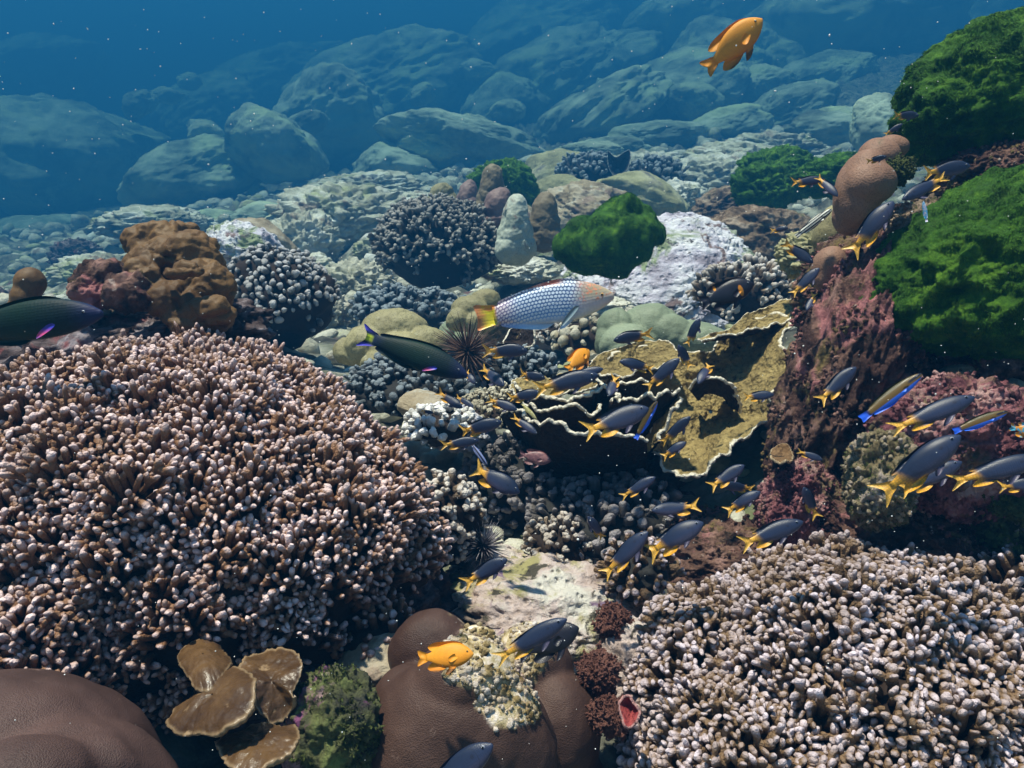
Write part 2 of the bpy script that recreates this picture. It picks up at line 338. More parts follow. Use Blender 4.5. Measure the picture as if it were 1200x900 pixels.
# --- far boulders : (px, py, d, half width, half height, rot, seed, label)
FAR = [
 (70, 190, 6.2, 150, 78, (0, 8, 10), 11, 'large dim blue boulder in the far haze at the left edge'),
 (225, 215, 4.8, 84, 46, (0, -22, 0), 12, 'low sloping teal boulder left of the dark cleft rock'),
 (325, 172, 4.7, 58, 50, (8, 20, 30), 13, 'tall cleft boulder with a light top ridge, left of centre'),
 (390, 138, 5.6, 72, 56, (0, -25, 0), 14, 'dim boulder directly behind the tall cleft boulder'),
 (470, 205, 4.4, 60, 40, (0, 5, 0), 15, 'greenish rounded boulder under the pale slab boulder'),
 (545, 178, 4.5, 98, 36, (-12, 12, 10), 16, 'pale topped slab boulder catching light in mid water'),
 (440, 112, 7.4, 120, 60, (0, -20, 0), 17, 'faint blue boulder behind the pale topped slab'),
 (600, 138, 6.8, 70, 50, (0, -30, 0), 18, 'faint leaning boulder between the slab and the rock ridge'),
 (662, 92, 7.2, 120, 52, (0, -28, 10), 19, 'faint high boulder at the left end of the far ridge'),
 (700, 138, 5.4, 105, 44, (0, -32, 0), 20, 'long diagonal boulder rising to the right in the haze'),
 (790, 112, 5.6, 95, 46, (0, -25, 20), 21, 'ridge boulder left below the lone orange fish'),
 (862, 85, 6.4, 80, 70, (0, -20, 0), 22, 'hazy bulging boulder right behind the lone orange fish'),
 (960, 60, 7.2, 170, 90, (0, -14, 0), 23, 'huge dim rock wall at the top right of the reef'),
 (1080, 40, 8.6, 220, 130, (0, -10, 0), 24, 'highest and faintest rock face behind the green boulder'),
 (770, 160, 4.6, 62, 22, (0, -8, 0), 25, 'flat ledge boulder above the right blue grey coral'),
 (712, 180, 4.2, 60, 24, (0, -6, 0), 26, 'small ledge boulder beyond the dark leaf coral'),
 (855, 150, 4.7, 52, 26, (0, -12, 0), 27, 'rounded hazy boulder below the ridge, right of the flat ledge'),
 (925, 132, 4.9, 62, 30, (0, -18, 0), 28, 'hazy boulder above the far pair of mossy rocks'),
 (975, 148, 4.0, 62, 28, (0, -8, 0), 29, 'grey boulder left of the dark squarish boulder'),
 (1032, 150, 3.1, 46, 40, (0, -10, 20), 30, 'dark squarish boulder beside the upper mossy boulder'),
 (150, 300, 4.2, 90, 22, (0, 5, 0), 31, 'low dim teal rock on the seabed behind the orange brown coral'),
 (45, 275, 5.0, 70, 24, (0, 0, 0), 32, 'low dim rock near the left edge on the deep seabed'),
 (60, 320, 3.6, 50, 20, (0, 0, 0), 33, 'small dim rock above the little brown knob coral'),
 (235, 268, 3.5, 62, 22, (0, 4, 0), 34, 'grey blue rock ridge just above the orange brown coral'),
 (310, 262, 3.3, 48, 24, (0, 6, 0), 35, 'blue grey rock behind the white ridged rock'),
 (690, 182, 3.7, 40, 18, (0, 0, 0), 36, 'smooth teal dome rock behind the yellowish slab'),
]
for px, py, d, w, h, rt, sd, lb in FAR:
    rock('boulder', lb, px, py, d, w, h, 'far', 'boulder', rot=rt, seed=sd, sub=6, style='soft', rough=0.11, nscale=2.0, planes=10, sharp=0.9, fine=0.03, fscale=6.0, group='boulders in the hazy distance')
FAR2 = [(240, 150, 8.2, 90, 50, 226, 'barely visible boulder above the low sloping boulder at left'), (560, 92, 9.0, 110, 60, 227, 'barely visible high boulder above the pale topped slab'), (10, 120, 8.6, 120, 50, 228, 'barely visible boulder crest at the far left'), (335, 105, 9.4, 100, 50, 229, 'barely visible boulder above the tall cleft boulder'), (650, 40, 9.4, 130, 60, 230, 'faintest high rock near the top centre'),
 (800, 20, 7.4, 80, 50, 221, 'dim rock face high up left of the lone orange fish'), (900, 8, 7.8, 90, 60, 222, 'dim rock face high up behind the lone orange fish'),
 (1010, -5, 8.2, 110, 70, 223, 'faint topmost rock between orange fish and green boulder'), (965, 100, 6.0, 70, 40, 224, 'hazy leaning rock right below the lone orange fish'), (870, 118, 5.6, 60, 34, 225, 'hazy rock block under the bulging boulder')]
for px, py, d, w, h, sd, lb in FAR2:
    rock('boulder', lb, px, py, d, w, h, 'far', 'boulder', rot=(0, -24, 0), seed=sd, sub=6, style='soft', rough=.11, planes=10, sharp=.9, fine=.03, group='boulders in the hazy distance')
rs_ = np.random.RandomState(12)
for k in range(22):
    px = rs_.uniform(20, 1150); d = rs_.uniform(4.3, 7.0); py = 300 - 92 * (d - 3.0) ** .55 - px * .045 + rs_.uniform(-8, 12); w = rs_.uniform(14, 34) * 5 / d
    rock('boulder', 'rounded hazy boulder, one of the many small ones strewn over the far slope', px, py, d, w, w * rs_.uniform(.5, .8), 'far', 'boulder', rot=(0, rs_.uniform(-25, 10), 0), seed=500 + k, sub=5, style='soft', rough=.12, planes=8, sharp=.85, fine=.04, group='small boulders strewn over the far slope')
# --- middle distance rocks
MID = [
 ('boulder', 'mid', 405, 258, 2.75, 88, 42, 41, 'knob', (0, 0, 0), 'broad pale lumpy rock left of the dark finger coral dome'),
 ('boulder', 'mid', 352, 290, 2.5, 48, 40, 42, 'knob', (0, -18, 0), 'pale green lumpy rock right of the white ridged rock'),
 ('boulder', 'mid', 418, 338, 2.1, 46, 34, 43, 'knob', (0, 0, 0), 'rounded whitish green rock below the broad lumpy rock'),
 ('boulder', 'mid', 385, 372, 1.95, 30, 30, 44, 'knob', (0, 0, 0), 'small grey ledge rock right of the knobbly grey coral'),
 ('rock', 'white', 285, 296, 1.95, 52, 30, 45, 'rock', (0, 22, 0), 'smooth white ridged rock behind the orange brown coral'),
 ('rock', 'tan', 310, 288, 2.1, 44, 26, 46, 'soft', (0, 30, 0), 'brownish smooth rock leaning behind the white ridged rock'),
 ('rock', 'yellow', 655, 208, 3.0, 50, 34, 47, 'soft', (0, -12, 0), 'large yellowish slab rock left of the blue grey coral'),
 ('rock', 'yellow', 745, 232, 2.6, 64, 30, 48, 'soft', (0, 14, 0), 'yellowish sloping rock behind the green mossy rock'),
 ('rock', 'tan', 690, 252, 2.35, 60, 34, 49, 'rock', (0, 12, 0), 'folded grey tan rock left of the green mossy rock'),
 ('rock', 'yellow', 655, 232, 2.7, 40, 26, 50, 'soft', (0, 0, 0), 'yellow grey rounded rock under the slab'),
 ('boulder', 'mid', 845, 215, 3.1, 66, 34, 51, 'knob', (0, 0, 0), 'pale rubble mound above the white crusted rock'),
 ('rock', 'brownrock', 845, 242, 2.3, 38, 22, 52, 'rock', (0, -20, 0), 'grey brown rock left of the far mossy rocks'),
 ('boulder', 'mid', 790, 232, 2.7, 38, 20, 53, 'knob', (0, 0, 0), 'small pale rock above the white crusted rock'),
 ('boulder', 'mid', 760, 200, 3.4, 60, 22, 54, 'knob', (0, 0, 0), 'pale rock mound carrying the right blue grey coral'),
 ('boulder', 'mid', 905, 178, 3.6, 60, 22, 55, 'knob', (0, 0, 0), 'pale rubble slope behind the far mossy rocks'),
 ('rock', 'brownrock', 890, 278, 1.95, 62, 40, 56, 'rock', (0, 8, 0), 'brown rough rock right of the white crusted rock'),
 ('rock', 'yellow', 955, 300, 1.5, 45, 30, 57, 'knob', (0, 0, 0), 'yellowish grey lumpy rock between the two brown smooth corals'),
 ('rock', 'tan', 600, 262, 2.2, 30, 26, 58, 'soft', (0, 0, 0), 'grey tan rock among the cone shaped corals'),
 ('boulder', 'mid', 480, 245, 3.0, 60, 20, 59, 'knob', (0, 0, 0), 'pale flat rock behind the dark finger coral dome'),
 ('rock', 'purplerock', 90, 260 + 40, 3.0, 30, 20, 60, 'knob', (0, 0, 0), 'dark blue grey lump on the slope left of the orange brown coral'),
 ('rock', 'mid', 115, 322, 2.6, 55, 24, 61, 'knob', (0, 0, 0), 'yellow grey rock topped with white left of the orange brown coral'),
 ('rock', 'purplerock', 20, 380, 2.2, 60, 40, 62, 'knob', (0, 0, 0), 'dark rough rock behind the dark green wrasse'),
 ('rock', 'tan', 505, 478, 1.42, 42, 18, 63, 'soft', (0, 14, 0), 'flat tan rock above the cluster of bleached coral'),
 ('rock', 'whitesand', 572, 532, 1.45, 30, 26, 64, 'knob', (0, 10, 0), 'bright white patch of rock left of the plate coral'),
 ('rock', 'white', 528, 500, 1.38, 46, 24, 65, 'knob', (0, 16, 0), 'white knobbly bleached rock right of the finger coral dome'),
 ('rock', 'tan', 660, 390, 1.9, 55, 26, 66, 'soft', (0, 0, 0), 'cream coloured smooth rock under the checkered wrasse'),
 ('rock', 'brownrock', 575, 385, 1.8, 40, 26, 67, 'rock', (0, 0, 0), 'brown ledge rock below the yellow tail of the checkered wrasse'),
 ('rock', 'pinkwhite', 640, 712, 1.06, 105, 42, 68, 'rock', (0, 0, 0), 'pinkish white crusted rock behind the brown lobed coral'),
 ('rock', 'pinkwhite', 585, 672, 1.15, 60, 22, 69, 'rock', (0, 0, 0), 'cream crusted ledge below the small sea urchin'),
 ('rock', 'pinkwhite', 755, 800, 0.92, 55, 75, 70, 'rock', (0, 0, 0), 'pale crusted rock between brown coral and right finger coral'),
 ('rock', 'tan', 448, 778, 0.86, 52, 26, 71, 'soft', (0, -8, 0), 'smooth tan rock under the left finger coral'),
]
for nm, mt, px, py, d, w, h, sd, st, rt, lb in MID:
    kw = dict(style=st, fine=.045 if mt == 'pinkwhite' else .02, rough=0.16 if st == 'knob' else (0.14 if st == 'rock' else 0.10), planes=0 if st == 'knob' else 8)
    if st == 'knob': kw.update(nscale=1.8, fine=0.03)
    if st == 'soft': kw.update(fine=0.008)
    rock(nm, lb, px, py, d, w, h, mt, 'rock', rot=rt, seed=sd, sub=6, **kw)
# --- white crusted rock
rock('crusted_rock', 'broad white and lilac crusted rock right of the green mossy rock', 782, 330, 1.86, 132, 34, 'white', 'rock', seed=80, sub=7, rot=(38, -6, 0), rough=0.09, nscale=2.6, fine=0.02, fscale=12, dep=.72)
for px, py, d, w, h, sd, lb in [(365, 322, 2.3, 40, 22, 241, 'pale rock wedge between the white ridged rock and the dark coral dome'), (452, 296, 2.45, 34, 26, 242, 'pale rock against the left side of the dark coral dome'), (610, 318, 2.1, 44, 16, 243, 'low pale ledge under the cone corals'),
    (430, 222, 3.3, 70, 22, 244, 'pale mound on the far slope left of the cone corals'), (860, 192, 3.3, 60, 22, 245, 'pale sunlit mound left of the far mossy rocks'), (700, 362, 1.8, 46, 18, 246, 'pale pitted rock under the snout of the checkered wrasse'), (180, 262, 3.1, 60, 18, 247, 'pale rubble ledge behind the orange brown mound')]:
    rock('boulder', lb, px, py, d, w, h, 'mid', 'rock', seed=sd, sub=6, style='rock', rough=.16, nscale=2.2, planes=9, fine=.05)
# --- reef wall on the right
WALL = [
 ('redrock', 985, 470, 1.18, 62, 165, 90, (0, 12, 0), 'red brown crusted rock wall right of the plate coral'),
 ('redrock', 1045, 330, 1.28, 105, 75, 91, (0, -35, 0), 'red and tan crusted ridge under the brown smooth coral'),
 ('pinkrock', 925 + 15, 590, 1.12, 52, 60, 92, (0, 0, 0), 'pink crusted rock just above the right finger coral'),
 ('pinkrock', 1125, 520, 1.0, 92, 80, 93, (0, -20, 0), 'large pink crusted rock under the lower green boulder'),
 ('redrock', 1060, 640, 1.08, 120, 55, 94, (0, 12, 0), 'dark red rock behind the crest of the right finger coral'),
 ('algaerock', 1190, 600, 1.05, 60, 52, 95, (0, 0, 0), 'greenish turf rock at the right edge above the finger coral'),
 ('redrock', 1170, 205, 1.22, 75, 42, 96, (0, -22, 0), 'red crusted rock wedged between the two green boulders'),
 ('redrock', 850, 655, 1.2, 90, 50, 106, (0, 0, 0), 'dark red brown rock behind the left end of the right finger coral'),
 ('redrock', 1150, 420, 1.45, 150, 130, 97, (0, 0, 0), 'shaded rock wall under the lower green boulder'),
 ('brownrock', 1075, 275, 1.2, 44, 38, 98, (0, -30, 0), 'yellowish encrusted rock beside the brown smooth coral'),
]
WALLS = []
for mt, px, py, d, w, h, sd, rt, lb in WALL:
    WALLS.append((rock('reef_wall_rock', lb, px, py, d, w, h, mt, 'rock', rot=rt, seed=sd, sub=7, rough=0.12, nscale=2.6, planes=7, sharp=.7, fine=0.045, fscale=9), mt, sd))
WALLS.append((rock('crusted_boulder', 'rounded yellow brown crusted boulder in front of the pink rock', 1030, 562, .95, 46, 54, 'olive_knob', 'rock', seed=99, sub=6, rough=0.15, nscale=2.2, planes=7, fine=0.04, rot=(0, 0, 0)), 'olive_knob', 99))
TURF = rock('turf_rock', 'rock tufted with green algae beside the leafy brown coral', 398, 858, 0.74, 62, 72, 'algaerock', 'rock', seed=101, sub=6, rough=0.14, nscale=2.2, fine=0.05, fscale=12)
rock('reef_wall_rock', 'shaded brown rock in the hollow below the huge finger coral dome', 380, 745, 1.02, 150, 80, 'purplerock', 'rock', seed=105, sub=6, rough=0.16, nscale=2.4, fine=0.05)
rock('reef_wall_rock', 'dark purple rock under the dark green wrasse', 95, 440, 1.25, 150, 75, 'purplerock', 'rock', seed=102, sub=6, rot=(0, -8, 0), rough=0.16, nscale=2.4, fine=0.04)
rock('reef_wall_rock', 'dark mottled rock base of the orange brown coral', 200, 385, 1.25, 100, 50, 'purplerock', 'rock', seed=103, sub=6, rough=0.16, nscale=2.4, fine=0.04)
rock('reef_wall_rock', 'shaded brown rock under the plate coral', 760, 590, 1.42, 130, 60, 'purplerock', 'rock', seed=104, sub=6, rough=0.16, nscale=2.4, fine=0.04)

# --- green mossy boulders : rock + a fuzz of algae blades
def m_moss(name, c1, c2, c3):
    b = NB(name); n1 = b.noise(10, 6, 0.7, 0.6); n2 = b.noise(60, 5, 0.7)
    c = b.ramp(b.math('ADD', b.math('MULTIPLY', n1, 0.6), b.math('MULTIPLY', n2, 0.4)), [(0.34, c1), (0.5, c2), (0.66, c3)])
    b.color(c); b.bump(b.math('ADD', b.noise(260, 6, 0.8), b.noise(45, 4, 0.6)), 1.0, 0.010); b.b.inputs['Roughness'].default_value = 0.75
    return b.m
MAT['moss'] = m_moss('green_algae', (0.015, 0.05, 0.003), (0.06, 0.18, 0.006), (0.20, 0.40, 0.02))
MAT['blade'] = m_moss('algae_blades', (0.010, 0.050, 0.003), (0.06, 0.22, 0.006), (0.24, 0.52, 0.03))
def blades(name, V, F, parent, n, size, mat, seed=3, minz=-0.9, cond=None, flow=(0.15, -0.3, -0.35)):
    rs = np.random.RandomState(seed); p, nr = sample_surface(V, F, n, rs)
    k = nr[:, 2] > minz
    if cond is not None: k &= cond(p, nr)
    p, nr = p[k], nr[k]; m = len(p)
    dr = nr + np.array(flow) * rs.uniform(0, 1, (m, 1)) + rs.normal(size=(m, 3)) * 0.35; dr /= np.linalg.norm(dr, axis=1)[:, None]
    sd = np.cross(dr, rs.normal(size=(m, 3))); sd /= np.linalg.norm(sd, axis=1)[:, None]
    L = size * rs.uniform(0.5, 1.4, (m, 1)); w = L * 0.22
    p = p - nr * size * 0.1
    A = p - sd * w; B = p + sd * w; C = p + dr * L * .6 + sd * w * .8; D = p + dr * L * .6 - sd * w * .6; E = p + dr * L + rs.normal(size=(m, 3)) * L * .15
    VV = np.stack([A, B, C, D, E], 1).reshape(-1, 3); i = np.arange(m) * 5
    me = make_mesh(name, VV, [np.stack([i, i + 1, i + 2, i + 3], 1), np.stack([i + 3, i + 2, i + 4], 1)], [MAT[mat]], smooth=False)
    return link(name, me, parent=parent, kind='stuff')
def hair(name, V, F, parent, n, size, mat, seed, flow=(0.1, -0.45, -0.75)):
    """short fine strands lying almost flat, combed by the current"""
    rs = np.random.RandomState(seed); p, nr = sample_surface(V, F, n, rs); k = (nr[:, 2] > -.8) & (nr[:, 1] < .75); p, nr = p[k], nr[k]; m = len(p)
    sw = np.stack([fbm(p * 25 + 3, 2), fbm(p * 25 + 40, 2), fbm(p * 25 + 80, 2)], 1)
    dr = nr * .55 + np.array(flow) * .7 + sw * .9 + rs.normal(size=(m, 3)) * 0.22; dr /= np.linalg.norm(dr, axis=1)[:, None]
    sd = np.cross(dr, nr + rs.normal(size=(m, 3)) * .5); sd /= np.linalg.norm(sd, axis=1)[:, None]
    L = size * rs.uniform(0.5, 1.5, (m, 1)); VV = np.stack([p - sd * L * .11 - nr * size * .1, p + sd * L * .11 - nr * size * .1, p + dr * L], 1).reshape(-1, 3)
    return link(name, make_mesh(name, VV, np.arange(m * 3).reshape(-1, 3), [MAT[mat]], smooth=False), parent=parent, kind='stuff')
def moss_rock(px, py, d, w, h, seed, label, rot=(0, 0, 0), dep=0.9, n=26000, size=0.006, sub=6, rough=0.1, nscale=2.0, planes=6, fine=0.018, shape=None):
    o = link('mossy_boulder', None, P(px, py, d), label=label, cat='mossy rock', group='rocks covered in green algae')
    V, F = rock_mesh((S(w, d), S(w, d) * dep, S(h, d)), seed, sub, rot, planes=planes, sharp=.75, rough=rough, nscale=nscale, fine=fine, fscale=8)
    if shape is not None: V, F = shape
    link('rock', make_mesh('rock', V, F, [MAT['moss']]), parent=o)
    hair('algae', V, F, o, int(n * 1.6), size * 1.15, 'blade', seed)
    return o
moss_rock(1178, 318, 1.06, 150, 108, 201, 'huge bright green boulder at the right edge, the lower of the two', rot=(0, -24, 0), n=120000, size=0.0030, sub=7, rough=0.10, planes=6, nscale=2.0, fine=.022)
moss_rock(1175, 112, 1.25, 112, 82, 202, 'big green boulder at the top right corner', rot=(0, -24, 0), n=100000, size=0.0034, sub=7, rough=0.10, planes=6, nscale=2.0, fine=.022)
moss_rock(592, 218, 2.35, 38, 28, 204, 'small green rock behind the tallest cone coral', rot=(0, 20, 0), n=36000, size=0.006, fine=.05, rough=.16)
moss_rock(908, 205, 2.15, 46, 30, 205, 'far green rock, the round left one of the two joined', rot=(0, 0, 0), n=36000, size=0.006, fine=.05, rough=.16)
moss_rock(985, 205, 2.0, 48, 26, 206, 'far green rock right of its round neighbour, beside the tan coral', rot=(0, -6, 0), n=36000, size=0.006, fine=.05, rough=.16)
moss_rock(890, 222, 2.1, 36, 28, 207, 'dark green rock below the far round green rock', rot=(0, 0, 0), n=30000, size=0.006, fine=.05, rough=.16)
# ================================================================ BRANCHING CORALS
def capsule(L, r, seg=8, taper=0.9, r0=1.0):
    zf = [0, .35, .7, .84, .93, .98]; rf = [r0, (r0 + 1) / 2, 1.0, .92, .70, .36]
    a = np.arange(seg) * 2 * math.pi / seg; V = []
    for z, q in zip(zf, rf): V.append(np.stack([np.cos(a) * q * r, np.sin(a) * q * r, np.full(seg, z * L)], 1))
    V = np.concatenate(V + [np.array([[0, 0, L]])]); n = len(zf); F = []
    for k in range(n - 1):
        for j in range(seg): F.append([k * seg + j, k * seg + (j + 1) % seg, (k + 1) * seg + (j + 1) % seg, (k + 1) * seg + j])
    T = [[(n - 1) * seg + j, (n - 1) * seg + (j + 1) % seg, n * seg] for j in range(seg)]
    return V, np.array(F), np.array(T)
def finger_variant(rs, L, r, forks, seg=7, spread=0.6):
    Vs, Q, T, n = [], [], [], 0
    parts = [((0, 0, 0), (0, 0, 1), L * (0.94 if forks < 2 else 0.74), r, 0.85)]
    if forks >= 2:
        a0 = rs.uniform(0, 6.28)
        for k in range(forks):
            a = a0 + k * 2 * math.pi / forks + rs.uniform(-.4, .4); t = spread * rs.uniform(.6, 1.2)
            parts.append(((0, 0, L * rs.uniform(.32, .5)), (math.cos(a) * t, math.sin(a) * t, 1), L * rs.uniform(.45, .62), r * rs.uniform(.68, .85), 0.8))
    for o, dr, l, rr, r0 in parts:
        V, f, t = capsule(l, rr, seg, r0=r0)
        z = unit(dr); x = unit(np.cross(z, [0.3, 0.9, 0.1])); y = np.cross(z, x)
        V = V @ np.stack([x, y, z]) + np.array(o)
        Vs.append(V); Q.append(f + n); T.append(t + n); n += len(V)
    V = np.concatenate(Vs); off = rs.uniform(-50, 50, 3)
    V[:, :2] += np.stack([pn(V / r * .35 + off), pn(V / r * .35 + off + 31)], 1) * r * .55
    V += (V - np.array([0, 0, 1]) * V[:, 2:3]) * 0.25 * pn(V / r * .9 + off)[:, None]
    return V, np.concatenate(Q), np.concatenate(T), np.clip(V[:, 2] / L, 0, 1)
def fingers(p, nr, L, r, mat, name, parent, rs, forks=(1, 2, 3), nvar=14, up=0.35, jit=0.28, lsc=None, seg=7, spread=0.6, updir=(0, 0, 1), flat=0.0, var_=.22):
    var = [finger_variant(rs, L, r, forks[rs.randint(len(forks))], seg, spread) for _ in range(nvar)]
    n = len(p); z = nr + up * np.array(updir) + rs.normal(size=(n, 3)) * jit; z /= np.linalg.norm(z, axis=1)[:, None]
    t = rs.normal(size=(n, 3)); x = np.cross(z, t); x /= np.linalg.norm(x, axis=1)[:, None]; y = np.cross(z, x)
    sc = rs.uniform(1 - var_, 1 + var_, n); ls = rs.uniform(.75, 1.25, n) * (lsc if lsc is not None else 1)
    vi = rs.randint(0, nvar, n); Vs, Q, T, A, off = [], [], [], [], 0
    for k, (V, q, tt, a) in enumerate(var):
        I = np.where(vi == k)[0]
        if not len(I): continue
        W_ = (V[None, :, 0, None] * x[I, None] * (1 + flat) + V[None, :, 1, None] * y[I, None]) * sc[I, None, None] + V[None, :, 2, None] * z[I, None] * ls[I, None, None] + p[I, None]
        m = len(I); Vs.append(W_.reshape(-1, 3)); b = off + np.arange(m)[:, None, None] * len(V)
        Q.append((q[None] + b).reshape(-1, 4)); T.append((tt[None] + b).reshape(-1, 3)); A.append(np.tile(a, m)); off += m * len(V)
    me = make_mesh(name, np.concatenate(Vs), [np.concatenate(Q), np.concatenate(T)], [mat], attrs={'tip': np.concatenate(A)})
    return link(name, me, parent=parent)
def m_plain(name, c, rough=0.8, bs=200.0, bstr=0.5, bd=0.004):
    b = NB(name); b.color(b.ramp(b.noise(20, 4), [(0.35, tuple(x * .6 for x in c)), (0.65, c)])); b.bump(b.noise(bs, 4), bstr, bd); b.b.inputs['Roughness'].default_value = rough
    return b.m
MAT['redtuft'] = m_moss('red_brown_algae', (0.10, 0.035, 0.025), (0.26, 0.11, 0.08), (0.42, 0.22, 0.17))
MAT['redturf'] = m_moss('red_turf', (0.05, 0.012, 0.012), (0.20, 0.06, 0.05), (0.38, 0.20, 0.15))
MAT['pinkturf'] = m_moss('pink_turf', (0.16, 0.03, 0.06), (0.40, 0.14, 0.17), (0.62, 0.36, 0.34))
MAT['greentuft'] = m_moss('olive_turf', (0.04, 0.05, 0.01), (0.13, 0.16, 0.04), (0.26, 0.32, 0.10))
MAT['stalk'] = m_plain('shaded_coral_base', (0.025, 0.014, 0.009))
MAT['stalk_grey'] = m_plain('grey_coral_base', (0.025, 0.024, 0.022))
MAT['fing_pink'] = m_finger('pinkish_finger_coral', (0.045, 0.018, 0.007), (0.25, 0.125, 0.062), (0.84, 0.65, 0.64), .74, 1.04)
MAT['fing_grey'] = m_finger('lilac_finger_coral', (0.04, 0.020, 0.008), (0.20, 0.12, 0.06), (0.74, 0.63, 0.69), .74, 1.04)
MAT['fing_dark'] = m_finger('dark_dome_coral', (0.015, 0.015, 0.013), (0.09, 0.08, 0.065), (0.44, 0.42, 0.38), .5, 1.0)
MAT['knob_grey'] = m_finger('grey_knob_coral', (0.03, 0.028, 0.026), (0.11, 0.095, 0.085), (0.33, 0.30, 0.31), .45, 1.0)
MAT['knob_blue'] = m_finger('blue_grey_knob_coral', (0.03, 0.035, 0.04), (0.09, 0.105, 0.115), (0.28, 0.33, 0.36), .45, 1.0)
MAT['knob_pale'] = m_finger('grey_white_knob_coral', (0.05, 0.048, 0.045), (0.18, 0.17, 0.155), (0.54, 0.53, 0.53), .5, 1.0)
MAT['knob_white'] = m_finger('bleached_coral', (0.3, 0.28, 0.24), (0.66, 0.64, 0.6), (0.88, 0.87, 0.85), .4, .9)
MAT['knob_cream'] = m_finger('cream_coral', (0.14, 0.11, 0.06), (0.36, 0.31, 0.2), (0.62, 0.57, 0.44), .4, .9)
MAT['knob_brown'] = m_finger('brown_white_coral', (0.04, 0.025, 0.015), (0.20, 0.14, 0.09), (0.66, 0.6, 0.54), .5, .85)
def coral_colony(name, label, px, py, d, w, h, mat, r, L, space, seed, cat='coral', dep=0.95, rot=(0, 0, 0), base='stalk', up=0.35, forks=(1, 2, 3), minz=-0.25, jit=.28,
                 rough=0.10, nscale=1.4, gap=-0.42, updir=(0, 0, 1), group=None, spread=.6, seg=7, flat=0.0, shape=None, sub=5, lvar=.5, face=None):
    rs = np.random.RandomState(seed); loc = P(px, py, d); q_ = float(dw(d)) / d; r, L, space = r * q_, L * q_, space * q_
    o = link(name, None, loc, label=label, cat=cat, group=group)
    if shape is None: V, F = rock_mesh((S(w, d), S(w, d) * dep, S(h, d)), seed, sub, rot, planes=0, rough=rough, nscale=nscale, style='soft', fine=0.02)
    else: V, F = shape
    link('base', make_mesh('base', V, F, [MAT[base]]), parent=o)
    T = tri(F); ar = np.linalg.norm(np.cross(V[T[:, 1]] - V[T[:, 0]], V[T[:, 2]] - V[T[:, 0]]), axis=1).sum() / 2
    p, nr = sample_surface(V, F, int(ar / space ** 2 * 5), rs)
    k = nr[:, 2] > minz; p, nr = p[k], nr[k]
    # drop what faces well away from any place the picture could be seen from
    vd = CAM - (p + loc); vd /= np.linalg.norm(vd, axis=1)[:, None]; k = (vd * nr).sum(1) > (-0.45 if face is None else face); p, nr = p[k], nr[k]
    k = thin(p, space); p, nr = p[k], nr[k]
    g = fbm(p / (space * 6) + seed, 2); k = g > gap; p, nr, g = p[k], nr[k], g[k]; k_ = float(dw(d)) / d
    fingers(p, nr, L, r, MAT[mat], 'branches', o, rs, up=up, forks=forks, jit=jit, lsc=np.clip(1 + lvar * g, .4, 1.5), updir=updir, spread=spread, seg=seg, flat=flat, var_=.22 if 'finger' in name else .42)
    return o
def px_blob(balls, vox, seed=0, amp=.006, fr=9.0, smooth=5):
    c0 = P(*balls[0][:3]); B = []
    for q in balls:
        px, py, d, rx, rz = q[:5]; dr = q[5] if len(q) > 5 else .95; ro = q[6] if len(q) > 6 else 0
        B.append((P(px, py, d) - c0, (S(rx, d), S((rx + rz) / 2, d) * dr, S(rz, d)), (0, ro, 0)))
    V, F = blob(B, vox, smooth); N = vnormals(V, tri(F)); V = V + N * (amp * (fbm(V * fr + seed, 3) + .8 * billow(V * fr * 1.7 + seed, 2)))[:, None]
    return V, F
def wedge():
    V, F = px_blob([(714, 278, 1.75, 62, 34, .9, -22), (738, 264, 1.75, 46, 36, .9, 30), (690, 292, 1.75, 40, 30, .8, 0), (734, 286, 1.75, 48, 32, .9, -30), (736, 248, 1.75, 32, 22, .8, 20)], .011, 4, .016, 5)
    c = P(712, 280, 1.75); q = .5 * fbm(V * 3.0 + 9, 2); N = vnormals(V, tri(F)); V = V + N * (.016 * ridge(V * 4.5 + 2, 3) + .015 * q)[:, None]
    moss_rock(712, 280, 1.75, 50, 30, 203, 'bright green mossy wedge shaped rock in the middle, above the checkered wrasse', n=60000, size=0.0036, shape=(V, F))
wedge()
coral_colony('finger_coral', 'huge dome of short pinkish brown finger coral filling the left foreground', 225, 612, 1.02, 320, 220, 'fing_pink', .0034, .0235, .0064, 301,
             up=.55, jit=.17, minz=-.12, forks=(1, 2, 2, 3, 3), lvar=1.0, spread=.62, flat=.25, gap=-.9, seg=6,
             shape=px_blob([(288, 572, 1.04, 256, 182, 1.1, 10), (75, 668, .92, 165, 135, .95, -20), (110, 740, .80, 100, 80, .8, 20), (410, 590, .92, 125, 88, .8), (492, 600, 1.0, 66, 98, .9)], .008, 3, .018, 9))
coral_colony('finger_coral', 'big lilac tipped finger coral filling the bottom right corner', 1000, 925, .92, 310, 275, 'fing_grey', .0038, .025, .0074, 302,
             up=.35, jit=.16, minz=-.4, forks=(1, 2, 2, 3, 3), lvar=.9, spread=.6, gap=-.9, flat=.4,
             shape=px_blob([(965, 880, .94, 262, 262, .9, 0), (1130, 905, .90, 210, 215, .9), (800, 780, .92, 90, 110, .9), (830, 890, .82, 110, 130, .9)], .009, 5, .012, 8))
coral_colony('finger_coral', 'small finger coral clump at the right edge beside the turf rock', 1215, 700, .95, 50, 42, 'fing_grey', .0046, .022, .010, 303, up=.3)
coral_colony('finger_coral', 'dark grey finger coral dome behind the two green wrasses', 516, 290, 2.0, 66, 48, 'fing_dark', .0060, .032, .0128, 304, base='stalk_grey', up=.2, forks=(2, 3, 3), spread=.9, lvar=.4, gap=-.7)
